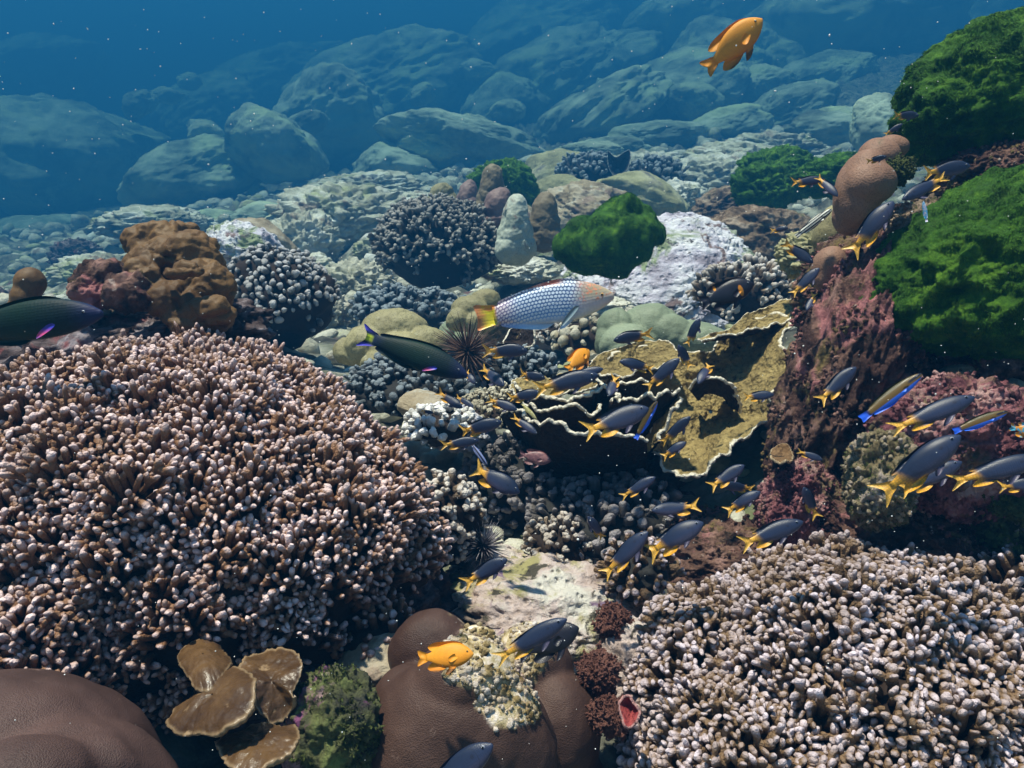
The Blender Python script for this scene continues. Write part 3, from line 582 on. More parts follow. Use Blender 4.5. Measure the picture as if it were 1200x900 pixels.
KNOB = [
 ('blue grey knobbly coral below the dark green wrasse in mid picture', 478, 455, 1.52, 62, 26, 'knob_blue', .0075, .020, .0145, 311),
 ('blue grey knobbly coral under the school, left of the plate coral', 600, 437, 1.6, 46, 24, 'knob_blue', .0070, .018, .0135, 312),
 ('dim grey knobbly coral in the shadow under the plate coral', 610, 572, 1.36, 66, 52, 'knob_grey', .0080, .022, .0165, 313),
 ('grey lilac knobbly coral in front of the shaded hollow', 712, 612, 1.24, 82, 42, 'knob_grey', .0085, .022, .0160, 314),
 ('grey coral lumps behind the pinkish white rock', 655, 640, 1.16, 34, 26, 'knob_brown', .006, .016, .012, 315),
 ('brown and white branching coral behind the black damselfish', 872, 345, 1.74, 50, 30, 'knob_brown', .0070, .026, .0145, 316),
 ('blue grey bushy coral on the yellowish slab rock', 690, 203, 2.75, 33, 17, 'knob_blue', .010, .028, .020, 317),
 ('blue grey bushy coral right of the small dark leaf coral', 768, 208, 2.75, 30, 19, 'knob_blue', .010, .026, .020, 318),
 ('grey and white knobbly coral boulder left of the pale lumpy rock', 325, 350, 1.72, 66, 52, 'knob_pale', .0070, .014, .0150, 319),
 ('blue grey low coral patch under the dark finger coral dome', 476, 366, 1.9, 56, 20, 'knob_blue', .009, .024, .0175, 320),
 ('cluster of bleached white coral nubs right of the finger coral', 515, 500, 1.30, 36, 18, 'knob_white', .0070, .016, .0130, 323),
 ('pale coral nubs in front of the plate coral', 585, 480, 1.46, 46, 17, 'knob_cream', .0055, .014, .0115, 324),
 ('small brown and white brain like coral under the checkered wrasse', 648, 392, 1.75, 16, 12, 'knob_brown', .005, .012, .0085, 325),
 ('cream coloured coral lumps left of the grey green coral', 690, 402, 1.7, 34, 24, 'knob_cream', .011, .020, .022, 326),
 ('brown stubby coral between the finger coral dome and the shaded knobs', 525, 615, 1.12, 38, 52, 'knob_brown', .0065, .020, .013, 330),
 ('small stray finger coral clump on the smooth tan rock', 445, 742, .90, 44, 16, 'fing_pink', .0055, .022, .016, 331),
 ('lilac coral clump left of the crest of the right finger coral', 748, 672, 1.02, 34, 28, 'fing_grey', .0055, .024, .012, 334),
]
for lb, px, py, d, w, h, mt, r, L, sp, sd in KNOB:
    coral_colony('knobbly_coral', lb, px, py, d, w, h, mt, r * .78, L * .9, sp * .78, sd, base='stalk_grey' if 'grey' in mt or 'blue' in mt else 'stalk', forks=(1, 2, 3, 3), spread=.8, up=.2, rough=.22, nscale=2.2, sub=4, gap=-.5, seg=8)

_V = np.array([v.co[:] for v in TURF.data.vertices]); blades('turf', _V, ico(6)[1], TURF, 12000, .0032, 'greentuft', 8, cond=lambda q, n: fbm(q * 30, 3) > .1, flow=(0, 0, .2))
# small encrusting growth on the reef wall rocks
for o_, mt, sd in WALLS:
    me = o_.data; V = np.empty(len(me.vertices) * 3, np.float32); me.vertices.foreach_get('co', V); V = V.reshape(-1, 3).astype(float); F = ico(int(round(math.log((len(V) - 2) / 10, 4))) + 1)[1]
    rs = np.random.RandomState(sd); p, nr = sample_surface(V, F, 16000, rs); k = nr[:, 1] < .5; p, nr = p[k], nr[k]; g = fbm(p * 22 + sd, 3); k = g > .25; p, nr = p[k], nr[k]
    k = thin(p, .0065); p, nr = p[k], nr[k]
    c = fingers(p, nr, .006, .0026, MAT[mt], 'crust', o_, rs, forks=(1, 2, 3), spread=1.3, jit=.7, up=.1, seg=5); c['kind'] = 'stuff'
    blades('turf', V, F, o_, 3500, .0032, {'redrock': 'redturf', 'pinkrock': 'pinkturf'}.get(mt, 'greentuft'), sd, cond=lambda q, n: fbm(q * 16 + sd + 9, 3) > .05)
# ================================================================ MASSIVE (SMOOTH) CORALS
MAT['porites'] = m_polyp('orange_brown_coral', (0.07, 0.035, 0.012), (0.21, 0.115, 0.036), 500, 6)
MAT['porites_tan'] = m_polyp('tan_smooth_coral', (0.19, 0.10, 0.062), (0.31, 0.18, 0.12), 400, 7, bstr=1.0, patches=[((0.36, 0.26, 0.2), 40, .62, .7), ((0.12, 0.09, 0.05), 22, .6, .7)])
MAT['porites_dark'] = m_polyp('chocolate_coral', (0.045, 0.022, 0.016), (0.105, 0.058, 0.043), 700, 9, bstr=.9, patches=[((0.17, 0.11, 0.09), 34, .64, .70)])
MAT['porites_fg'] = m_polyp('ribbed_chocolate_coral', (0.038, 0.020, 0.016), (0.11, 0.062, 0.052), 800, 9, bstr=1.0, patches=[((0.19, 0.12, 0.10), 30, .64, .70)])
MAT['porites_green'] = m_polyp('grey_green_coral', (0.16, 0.195, 0.125), (0.29, 0.34, 0.23), 350, 8, bstr=1.0, patches=[((0.40, 0.42, 0.34), 30, .6, .7)])
MAT['porites_olive'] = m_polyp('olive_coral', (0.17, 0.145, 0.065), (0.38, 0.34, 0.18), 250, 9, bstr=1.0, patches=[((0.46, 0.44, 0.33), 30, .6, .7)])
MAT['porites_pink'] = m_polyp('mauve_coral', (0.20, 0.13, 0.12), (0.30, 0.20, 0.18), 250, 6)
MAT['porites_brown2'] = m_polyp('brown_cone_coral', (0.13, 0.10, 0.06), (0.30, 0.24, 0.15), 250, 6)
MAT['porites_patchy'] = m_polyp('whitish_green_coral', (0.34, 0.38, 0.30), (0.58, 0.60, 0.50), 250, 14, patches=[((0.24, 0.15, 0.12), 9, .55, .66)])
def lobed(name, label, balls, mat, cat='coral', vox=None, disp=0.006, ds=22.0, smooth=6, group=None, seed=0, parent=None, creases=0.0):
    """balls: (px, py, d, rx px, rz px, depth ratio, roll)"""
    c0 = P(*balls[0][:3]); B = []
    for b in balls:
        px, py, d, rx, rz = b[:5]; d0 = balls[0][2]; d = d0 + (d - d0) / (5.2 if d0 > 1.5 else 1); dr = b[5] if len(b) > 5 else .9; ro = b[6] if len(b) > 6 else 0
        B.append((P(px, py, d) - c0, (S(rx, d), S((rx + rz) / 2, d) * dr, S(rz, d)), (0, ro, 0)))
    V, F = blob(B, vox or max(.0022, S(balls[0][3], balls[0][2]) / 34), smooth); N = vnormals(V, tri(F))
    V = V + N * (disp * fbm(V * ds + seed * 3.1, 4) - creases * np.clip(ridge(V * ds * .5 + seed, 2) - .35, 0, 1))[:, None]
    return link(name, make_mesh(name, V, F, [MAT[mat]]), c0, parent=parent, label=label, cat=cat, group=group)
lobed('lobed_coral', 'orange brown lobed coral mound behind the left finger coral', [
    (205, 320, 1.22, 58, 46), (185, 285, 1.24, 42, 28, .9), (225, 300, 1.18, 36, 30), (240, 338, 1.15, 34, 34), (195, 350, 1.12, 40, 24), (168, 322, 1.12, 24, 20), (215, 275, 1.26, 22, 16), (232, 372, 1.12, 44, 22), (180, 300, 1.14, 18, 14), (214, 318, 1.08, 26, 12, .8, -10), (250, 365, 1.1, 26, 18)],
    'porites', disp=.007, ds=30, creases=.016, smooth=3)
o_ = lobed('crusted_coral', 'red and orange crusted lump at the left end of the orange brown coral', [(125, 332, 1.16, 40, 26), (105, 345, 1.14, 26, 24), (150, 345, 1.1, 34, 24)], 'redrock', disp=.016, ds=32, smooth=1, creases=.012)
lobed('lobed_coral', 'small orange brown knob coral near the left edge', [(36, 332, 1.3, 19, 19), (30, 350, 1.3, 17, 20), (22, 362, 1.3, 14, 12)], 'porites', disp=.003)
lobed('lobed_coral', 'low orange brown coral tongue right of the orange brown mound', [(275, 378, 1.35, 34, 12, 1, 24), (258, 368, 1.35, 20, 14)], 'porites', disp=.003)
lobed('massive_coral', 'smooth tan boulder coral on the ridge beside the upper green boulder', [(1008, 222, 1.12, 28, 46, .9, 8), (1030, 188, 1.14, 26, 26), (1020, 215, 1.1, 30, 26), (996, 252, 1.14, 20, 24), (1045, 172, 1.18, 20, 14)], 'porites_tan', disp=.003, ds=14)
lobed('massive_coral', 'small smooth brown dome coral below the tan boulder coral', [(972, 312, 1.2, 20, 24, .9, 10), (968, 325, 1.2, 15, 18)], 'porites_tan', disp=.002)
lobed('massive_coral', 'grey olive dome coral right of the striped fish', [(985, 268, 1.42, 28, 30), (975, 278, 1.42, 22, 26)], 'porites_olive', disp=.002)
lobed('lobed_coral', 'smooth grey green lobed coral above the plate coral', [(762, 385, 1.62, 38, 30), (722, 382, 1.6, 22, 22), (735, 405, 1.56, 34, 26), (780, 392, 1.6, 30, 26), (740, 425, 1.55, 40, 22), (745, 375, 1.63, 14, 14), (712, 400, 1.6, 16, 22), (805, 396, 1.61, 48, 20)],
    'porites_green', disp=.004, ds=14, smooth=4, creases=.006)
lobed('lobed_coral', 'olive yellow lobed coral under the tail of the mid green wrasse', [(462, 385, 1.66, 40, 24), (432, 405, 1.64, 30, 26), (470, 412, 1.6, 36, 24), (500, 402, 1.63, 26, 20), (410, 412, 1.66, 20, 18), (448, 425, 1.58, 26, 16)],
    'porites_olive', disp=.005, ds=16, creases=.008, smooth=4)
lobed('lobed_coral', 'olive green knobs behind the yellow tail of the checkered wrasse', [(550, 362, 1.72, 22, 16), (568, 352, 1.76, 18, 14), (538, 375, 1.7, 16, 14), (560, 378, 1.7, 20, 14)], 'porites_olive', disp=.004)
lobed('lobed_coral', 'pale green knob coral beside the long spined urchin', [(530, 388, 1.75, 16, 14), (545, 398, 1.72, 14, 12), (522, 398, 1.74, 12, 12)], 'porites_green', disp=.004)
CONES = [('tall olive cone coral in front of the small green rock', 577, 222, 2.1, 19, 30, 'porites_brown2', 0), ('mauve cone coral at the foot of the tall olive cone', 584, 242, 2.0, 20, 22, 'porites_pink', 12),
         ('whitish green cone coral beside the dark finger coral dome', 602, 264, 1.95, 21, 36, 'porites_patchy', 8), ('dark brown cone coral between green mossy rock and whitish cone', 635, 256, 1.98, 21, 30, 'porites_brown2', 12),
         ('olive pink cone coral left of the tall olive cone', 546, 232, 2.15, 14, 22, 'porites_pink', 20), ('low olive double knob coral on the dark dome', 518, 228, 2.2, 18, 13, 'porites_olive', 0)]
for k, (lb, px, py, d, w, h, mt, ro) in enumerate(CONES):
    lobed('cone_coral', lb, [(px, py, d, w * .8, h, .9, ro), (px + w * .05, py + h * .35, d, w, h * .75, .9, ro), (px + w * .1, py + h * .75, d, w * 1.15, h * .6, .9)], mt, disp=.012, ds=9, seed=k, smooth=10, creases=.02, group='cone shaped corals')
lobed('massive_coral', 'dark chocolate boulder coral filling the bottom left corner', [(10, 985, .66, 190, 200, .9, 0), (70, 960, .62, 150, 120, .8), (120, 905, .60, 60, 40, .7, 20), (30, 930, .56, 80, 60)], 'porites_fg', disp=.005, ds=9, smooth=6, creases=.006)
c_ = lobed('massive_coral', 'brown lobed boulder coral with a bare crusted patch at bottom centre', [
    (540, 880, .76, 112, 118, .8), (510, 768, .84, 54, 54, .9), (545, 800, .74, 58, 56, .9), (480, 835, .78, 46, 60, .9), (622, 790, .86, 52, 62, .9), (650, 860, .84, 56, 80, .9), (665, 930, .84, 50, 60, .9), (560, 760, .82, 30, 30)],
    'porites_dark', disp=.004, ds=12, smooth=5)
MAT['barepatch'] = m_rock('bare_crusted_patch', [(0.14, 0.09, 0.03), (0.42, 0.31, 0.14), (0.72, 0.60, 0.48), (0.86, 0.78, 0.72)], 34, [((0.5, 0.36, 0.34), 22, .56, .64), ((0.10, 0.09, 0.04), 45, .58, .64)], 130, 1.0, .01)
def bare_patch(o):
    """dead, crusted part of the brown coral: a patch on its surface and a low crust that follows it"""
    me = o.data; V = np.empty(len(me.vertices) * 3, np.float32); me.vertices.foreach_get('co', V); V = V.reshape(-1, 3).astype(float)
    F = np.array([p.vertices[:] for p in me.polygons]); L0 = np.array(o.location)
    c1, c2 = P(566, 775, .675) - L0, P(612, 818, .68) - L0
    def mask(p, n=None):
        t = np.clip(((p - c1) @ (c2 - c1)) / ((c2 - c1) @ (c2 - c1)), 0, 1); q = c1 + t[:, None] * (c2 - c1)
        e = (p - q) @ np.stack([RGT, UPV], 1); r = np.hypot(e[:, 0], e[:, 1]); return .034 - r + .012 * fbm(p * 45, 3)
    N = vnormals(V, tri(F)); front = (N @ -FWD) > -.1
    at = me.attributes.new('bare', 'FLOAT', 'POINT'); at.data.foreach_set('value', np.where(front, np.clip(mask(V) / .006 + .5, 0, 1), 0).astype(np.float32))
    rs = np.random.RandomState(9); p, nr = sample_surface(V, F, 60000, rs); m = mask(p); k = (m > 0) & ((nr @ -FWD) > 0) & (fbm(p * 60 + 7, 3) > -.15); p, nr = p[k], nr[k]; k = thin(p, .0032); p, nr = p[k], nr[k]
    c = fingers(p - nr * .002, nr, .0052, .0026, MAT['barepatch'], 'crust', o, rs, forks=(1, 2), spread=1.2, jit=.6, up=0, seg=6, var_=.6); c['kind'] = 'stuff'; c['label'] = 'bare crusted patch, cream, olive and pink'
bare_patch(c_)

# ================================================================ PLATE CORALS
def catmull(pts, n, closed):
    p = np.asarray(pts, float); m = len(p); out = []
    segs = m if closed else m - 1
    for u in np.linspace(0, segs, n, endpoint=not closed):
        k = min(int(u), segs - 1); t = u - k
        if closed: a, b, c, d = p[(k - 1) % m], p[k % m], p[(k + 1) % m], p[(k + 2) % m]
        else: a, b, c, d = p[max(k - 1, 0)], p[k], p[k + 1], p[min(k + 2, m - 1)]
        out.append(.5 * (2 * b + (c - a) * t + (2 * a - 5 * b + 4 * c - d) * t * t + (3 * b - a - 3 * c + d) * t ** 3))
    return np.array(out)
def m_plate(name, c1, c2, rimc, under=None):
    b = NB(name); c = b.ramp(b.noise(30, 7, .7, .5), [(.32, c1), (.68, c2)])
    c = b.mix(b.step(b.noise(70, 5, .7), .55, .68), c, tuple(x * .35 for x in c1))
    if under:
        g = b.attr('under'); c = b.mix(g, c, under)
    c = b.mix(b.step(b.math('ADD', b.attr('rim'), b.math('MULTIPLY', b.math('SUBTRACT', b.noise(60, 3), .5), .03)), .972, .994), c, rimc)
    b.color(c); b.bump(b.math('ADD', b.noise(150, 6, .75), b.vor(130)), 1.0, .006); b.b.inputs['Roughness'].default_value = .7
    return b.m
MAT['plate'] = m_plate('olive_plate_coral', (0.15, 0.105, 0.035), (0.46, 0.35, 0.14), (0.82, 0.76, 0.62), (0.025, 0.014, 0.010))  # last colour paints the shadow below the plates onto their undersides
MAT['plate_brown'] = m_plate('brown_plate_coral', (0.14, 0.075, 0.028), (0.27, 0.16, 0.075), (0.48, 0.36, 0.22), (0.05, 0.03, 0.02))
def m_leaf():
    b = NB('glossy_brown_leaf_coral'); c = b.ramp(b.noise(22, 5, .6, .4), [(.35, (0.05, 0.024, 0.008)), (.65, (0.13, 0.07, 0.026))])
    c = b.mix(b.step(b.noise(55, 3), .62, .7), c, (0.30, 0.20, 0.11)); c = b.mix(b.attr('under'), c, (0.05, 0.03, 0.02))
    c = b.mix(b.math('MULTIPLY', b.step(b.attr('rim'), .90, 1.0), .7), c, (0.36, 0.25, 0.14)); b.color(c)
    b.bump(b.math('ADD', b.noise(60, 5, .6), b.math('MULTIPLY', b.noise(400, 3), .3)), .6, .003); b.b.inputs['Roughness'].default_value = .38; b.b.inputs['Specular IOR Level'].default_value = .5
    return b.m
MAT['leaf'] = m_leaf()
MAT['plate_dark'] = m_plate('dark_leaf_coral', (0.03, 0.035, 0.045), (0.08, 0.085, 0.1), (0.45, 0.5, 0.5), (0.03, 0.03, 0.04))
def sheet_mesh(G, thick, closed, attr_t, disp, ds, seed):
    """G (rows, cols, 3) -> thin two sided sheet; row 0 = base, last row = rim"""
    nr_, nc = G.shape[:2]; V = G.reshape(-1, 3); i = np.arange(nr_ - 1)[:, None] * nc; j = np.arange(nc if closed else nc - 1)[None]
    a = (i + j).ravel(); b = (i + (j + 1) % nc).ravel(); F = np.stack([a, b, b + nc, a + nc], 1)
    N = vnormals(V, tri(F)); t = np.repeat(attr_t, nc)
    V = V + N * (disp * fbm(V * ds + seed * 7.7, 5, .6))[:, None]
    V2 = V - N * thick * (0.8 + .4 * t[:, None]); n = len(V); F2 = F[:, ::-1] + n
    e = (nr_ - 1) * nc; j = np.arange(nc if closed else nc - 1); q = e + j; r = e + (j + 1) % nc
    rimf = np.stack([q, r, r + n, q + n], 1)
    rim = np.concatenate([t, t]); und = np.concatenate([np.zeros(n), np.ones(n)])
    return np.concatenate([V, V2]), np.concatenate([F, F2, rimf]), rim, und
def outline_sheet(name, outline, centre, mat, parent, origin, bulge=.02, thick=.003, rows=44, cols=260, disp=.006, ds=40, seed=0, wav=.012, flip=False):
    O = catmull([P(*q) for q in outline], cols, True); C = P(*centre); rs = np.random.RandomState(seed)
    ax = unit(np.cross(O[cols // 4] - C, O[0] - C)); 
    if ax @ (CAM - C) < 0: ax = -ax
    t = np.linspace(0.02, 1, rows); G = C + (O - C)[None] * t[:, None, None]
    sz = np.linalg.norm(O - C, axis=1).mean()
    w = fbm(O * (1.5 / sz) + seed * 5.1, 2); w2 = fbm(O * (9.0 / sz) + seed, 2)
    G = G + (O - C)[None] * (t[:, None, None] ** 4) * (.05 * w2)[None, :, None]
    G = G - ax * (bulge * (1 - t ** 2))[:, None, None] + ax * (wav * (t[:, None] ** 3) * w[None])[:, :, None]
    V, F, rim, und = sheet_mesh(G - origin, thick, True, t, disp, ds, seed)
    if (vnormals(V, tri(F))[:len(V) // 2].mean(0) @ ax) < 0: und = 1 - und
    return link(name, make_mesh(name, V, F, [MAT[mat]], attrs={'rim': rim, 'under': und}), parent=parent)
def tier(name, rim, base, mat, parent, origin, thick=.004, rows=30, cols=200, disp=.004, ds=40, seed=0, curl=.0, wav=.007, topside=False):
    A = catmull([P(*q) for q in rim], cols, False); B = catmull([P(*q) for q in base], cols, False)
    t = np.linspace(0, 1, rows); G = B[None] + (A - B)[None] * t[:, None, None]
    w = fbm(A * 45 + seed * 3.3, 2); w2 = fbm(A * 45 + seed * 3.3 + 50, 2)
    G[:, :, 2] += (wav * w[None] * t[:, None] ** 3) + curl * (t[:, None] ** 2 - t[:, None])
    G += (RGT * wav * .6)[None, None] * (w2[None] * t[:, None] ** 3)[:, :, None] - (FWD * wav)[None, None] * (w[None] * t[:, None] ** 2)[:, :, None]
    V, F, rm, und = sheet_mesh(G - origin, thick, False, t, disp, ds, seed)
    s = vnormals(V, tri(F))[:len(V) // 2].mean(0)[2]
    if s < 0: und = 1 - und
    if topside: und = und * 0
    return link(name, make_mesh(name, V, F, [MAT[mat]], attrs={'rim': rm, 'under': und}), parent=parent)
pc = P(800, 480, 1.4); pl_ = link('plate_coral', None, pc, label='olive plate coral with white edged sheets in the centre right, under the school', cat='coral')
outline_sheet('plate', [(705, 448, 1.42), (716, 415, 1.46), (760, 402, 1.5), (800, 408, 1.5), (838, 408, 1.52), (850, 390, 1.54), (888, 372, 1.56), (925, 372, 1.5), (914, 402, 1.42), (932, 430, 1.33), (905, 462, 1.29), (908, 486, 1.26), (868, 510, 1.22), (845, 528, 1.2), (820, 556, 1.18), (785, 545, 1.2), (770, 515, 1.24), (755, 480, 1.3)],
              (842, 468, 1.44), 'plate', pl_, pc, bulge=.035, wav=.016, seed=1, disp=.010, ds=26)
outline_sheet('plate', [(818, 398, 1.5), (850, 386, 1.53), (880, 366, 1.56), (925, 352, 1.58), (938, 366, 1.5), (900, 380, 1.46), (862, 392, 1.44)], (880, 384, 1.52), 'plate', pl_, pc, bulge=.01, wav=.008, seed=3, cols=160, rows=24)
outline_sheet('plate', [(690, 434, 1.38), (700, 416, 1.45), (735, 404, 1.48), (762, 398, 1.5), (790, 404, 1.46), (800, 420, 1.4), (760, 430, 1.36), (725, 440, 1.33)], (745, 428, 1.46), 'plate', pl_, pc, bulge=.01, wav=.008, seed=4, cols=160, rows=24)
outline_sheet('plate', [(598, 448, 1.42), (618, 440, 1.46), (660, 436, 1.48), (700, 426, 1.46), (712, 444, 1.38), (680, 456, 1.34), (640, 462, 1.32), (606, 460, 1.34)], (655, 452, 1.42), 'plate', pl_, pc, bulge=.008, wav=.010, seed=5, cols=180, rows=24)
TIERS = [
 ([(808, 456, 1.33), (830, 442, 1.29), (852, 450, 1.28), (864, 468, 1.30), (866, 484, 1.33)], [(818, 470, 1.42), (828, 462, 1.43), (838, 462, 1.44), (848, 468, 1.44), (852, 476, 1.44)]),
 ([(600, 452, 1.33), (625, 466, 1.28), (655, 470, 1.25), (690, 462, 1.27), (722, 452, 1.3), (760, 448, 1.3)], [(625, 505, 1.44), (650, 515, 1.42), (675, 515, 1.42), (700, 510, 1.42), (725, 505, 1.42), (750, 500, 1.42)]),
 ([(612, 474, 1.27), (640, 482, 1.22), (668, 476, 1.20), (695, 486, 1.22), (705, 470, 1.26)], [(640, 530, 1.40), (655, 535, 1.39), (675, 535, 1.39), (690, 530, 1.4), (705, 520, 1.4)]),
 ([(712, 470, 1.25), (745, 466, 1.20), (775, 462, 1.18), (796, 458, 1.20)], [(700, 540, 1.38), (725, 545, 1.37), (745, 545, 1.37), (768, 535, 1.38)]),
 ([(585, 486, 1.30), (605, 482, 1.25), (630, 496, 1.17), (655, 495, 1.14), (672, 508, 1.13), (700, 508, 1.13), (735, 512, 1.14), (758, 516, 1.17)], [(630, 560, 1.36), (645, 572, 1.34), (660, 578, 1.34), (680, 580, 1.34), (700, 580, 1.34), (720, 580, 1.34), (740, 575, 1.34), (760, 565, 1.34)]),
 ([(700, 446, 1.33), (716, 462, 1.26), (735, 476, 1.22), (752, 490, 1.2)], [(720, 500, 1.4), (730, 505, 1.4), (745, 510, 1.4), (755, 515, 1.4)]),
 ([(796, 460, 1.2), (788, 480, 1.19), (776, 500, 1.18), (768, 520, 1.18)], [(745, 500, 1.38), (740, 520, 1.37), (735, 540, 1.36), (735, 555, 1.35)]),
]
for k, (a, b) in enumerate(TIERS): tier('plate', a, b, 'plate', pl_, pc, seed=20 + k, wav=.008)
# hollow in the big sheet
# small brown scroll plates bottom left
sc_ = P(285, 830, .7); sp_ = link('leaf_coral', None, sc_, label='brown scroll shaped leaf coral plates beside the turf rock at bottom left', cat='coral')
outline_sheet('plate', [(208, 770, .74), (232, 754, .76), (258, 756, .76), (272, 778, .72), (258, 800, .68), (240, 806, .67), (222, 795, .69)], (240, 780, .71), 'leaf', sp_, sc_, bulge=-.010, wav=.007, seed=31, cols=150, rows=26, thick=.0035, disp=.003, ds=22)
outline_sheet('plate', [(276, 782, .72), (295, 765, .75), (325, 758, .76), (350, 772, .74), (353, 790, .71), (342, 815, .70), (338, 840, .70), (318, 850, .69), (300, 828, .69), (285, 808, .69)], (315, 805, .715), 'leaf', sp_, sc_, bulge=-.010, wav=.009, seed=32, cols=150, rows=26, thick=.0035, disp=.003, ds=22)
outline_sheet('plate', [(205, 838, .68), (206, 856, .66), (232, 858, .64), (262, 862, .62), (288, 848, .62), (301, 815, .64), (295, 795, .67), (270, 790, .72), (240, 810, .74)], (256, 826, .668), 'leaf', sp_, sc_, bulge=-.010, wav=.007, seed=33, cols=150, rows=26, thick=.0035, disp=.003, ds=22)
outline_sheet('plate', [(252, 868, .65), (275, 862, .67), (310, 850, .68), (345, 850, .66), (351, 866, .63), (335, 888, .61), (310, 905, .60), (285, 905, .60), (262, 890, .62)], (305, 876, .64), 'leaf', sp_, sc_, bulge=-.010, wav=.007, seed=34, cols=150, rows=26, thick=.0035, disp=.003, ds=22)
def leaf(label, outline, centre, mat, seed, bulge=.006):
    c = P(*centre); o = link('leaf_coral', None, c, label=label, cat='coral'); outline_sheet('plate', outline, centre, mat, o, c, bulge=bulge, wav=.004, seed=seed, cols=100, rows=14, thick=.003, disp=.002)
leaf('upright tan leaf coral under the belly of the checkered wrasse', [(592, 405, 1.6), (600, 385, 1.62), (616, 383, 1.62), (620, 375, 1.62), (625, 380, 1.6), (626, 402, 1.58), (610, 408, 1.58)], (608, 400, 1.62), 'plate', 41)
leaf('small dark leaf coral standing on the blue grey bushy coral', [(712, 178, 2.7), (722, 184, 2.7), (738, 176, 2.7), (736, 196, 2.7), (726, 206, 2.7), (715, 200, 2.7)], (724, 198, 2.74), 'plate_dark', 42)
leaf('small tan leaf coral hanging by the pink wall', [(903, 532, 1.1), (912, 520, 1.12), (925, 524, 1.12), (928, 536, 1.08), (915, 541, 1.06)], (916, 530, 1.10), 'plate_brown', 44)

# ================================================================ SEA URCHINS, TUFTS, SMALL LIFE
def cones(p, dr, L, r, mat, name, parent, seg=5):
    n = len(p); x = np.cross(dr, [0.31, .57, .21]); x /= np.linalg.norm(x, axis=1)[:, None]; y = np.cross(dr, x); V = []
    a = np.arange(seg) * 2 * math.pi / seg
    for t, q in ((0, 1), (.5, .62), (1, .12)):
        V.append(p[:, None] + dr[:, None] * (L * t)[:, None, None] + (x[:, None] * np.cos(a)[None, :, None] + y[:, None] * np.sin(a)[None, :, None]) * r * q)
    V = np.stack(V, 1).reshape(-1, 3); F = []
    for k in range(2):
        for j in range(seg): F.append([k * seg + j, k * seg + (j + 1) % seg, (k + 1) * seg + (j + 1) % seg, (k + 1) * seg + j])
    F = (np.array(F)[None] + np.arange(n)[:, None, None] * seg * 3).reshape(-1, 4)
    return link(name, make_mesh(name, V, F, [mat]), parent=parent)
def urchin(label, px, py, d, rbody, rsp, n, c1, c2, seed, thick=.0011):
    o = link('sea_urchin', None, P(px, py, d), label=label, cat='sea urchin'); rs = np.random.RandomState(seed)
    V, F = ico(3); link('body', make_mesh('body', V * S(rbody, d), F, [m_plain('urchin_body', c1, .5)]), parent=o)
    dr = rs.normal(size=(n * 3, 3)); dr /= np.linalg.norm(dr, axis=1)[:, None]; dr = dr[thin(dr, .16)][:n]
    b = NB('urchin_spine'); b.color(b.ramp(b.noise(40, 2), [(.4, c1), (.62, c2)])); b.b.inputs['Roughness'].default_value = .4
    s = cones(dr * S(rbody, d) * .9, dr, S(rsp, d) * rs.uniform(.7, 1.1, len(dr)), thick, b.m, 'spines', o)
urchin('dark sea urchin with pale banded spines above the crusted ledge', 566, 640, 1.10, 6, 27, 240, (0.012, 0.010, 0.016), (0.5, 0.46, 0.5), 5)
urchin('long spined sea urchin beside the head of the mid green wrasse', 548, 412, 1.55, 8, 40, 200, (0.03, 0.02, 0.02), (0.20, 0.12, 0.09), 6, .0016)
def tuft(label, px, py, d, w, h, mat, n, size, seed, name='algae_tuft'):
    o = link(name, None, P(px, py, d), label=label, cat='algae'); V, F = rock_mesh((S(w, d), S(w, d), S(h, d)), seed, 5, planes=5, style='knob', rough=.35, nscale=1.3)
    link('base', make_mesh('base', V, F, [MAT[mat]]), parent=o); rs = np.random.RandomState(seed); p, nr = sample_surface(V, F, 9000, rs); k = thin(p, .0032)
    c = fingers(p[k], nr[k], .0055, .0013, MAT[mat], 'fronds', o, rs, forks=(2, 3), spread=1.6, jit=.8, up=.1, seg=5); c['kind'] = 'stuff'
tuft('bushy red brown algae clump between brown coral and right finger coral', 702, 790, .84, 26, 22, 'redtuft', 9000, .0035, 51)
tuft('smaller red brown algae clump left of the right finger coral', 718, 728, .92, 20, 16, 'redtuft', 7000, .0035, 52)
tuft('lower red brown algae clump beside the small red shell', 714, 838, .80, 22, 20, 'redtuft', 8000, .0035, 53)
tuft('olive turf growing on the greenish rock at the right edge', 1180, 580, .98, 40, 20, 'greentuft', 5000, .006, 55)
tuft('olive brown algae on the ridge beside the tan boulder coral', 1045, 200, 1.13, 20, 18, 'greentuft', 3500, .006, 56)
# small red shell, open like a cup
sh_ = P(737, 838, .76); so_ = link('clam', None, sh_, label='small open red and pink clam at the bottom, right of the brown coral', cat='clam')
MAT['clam'] = m_plate('red_clam', (0.30, 0.03, 0.04), (0.5, 0.12, 0.1), (0.5, 0.26, 0.24), (0.3, 0.12, 0.12))
outline_sheet('shell', [(727, 825, .755), (736, 817, .755), (742, 826, .75), (748, 835, .745), (744, 846, .74), (736, 852, .74), (729, 840, .745)], (737, 836, .753), 'clam', so_, sh_, bulge=.012, wav=.003, seed=61, cols=80, rows=12, thick=.002, disp=.001)

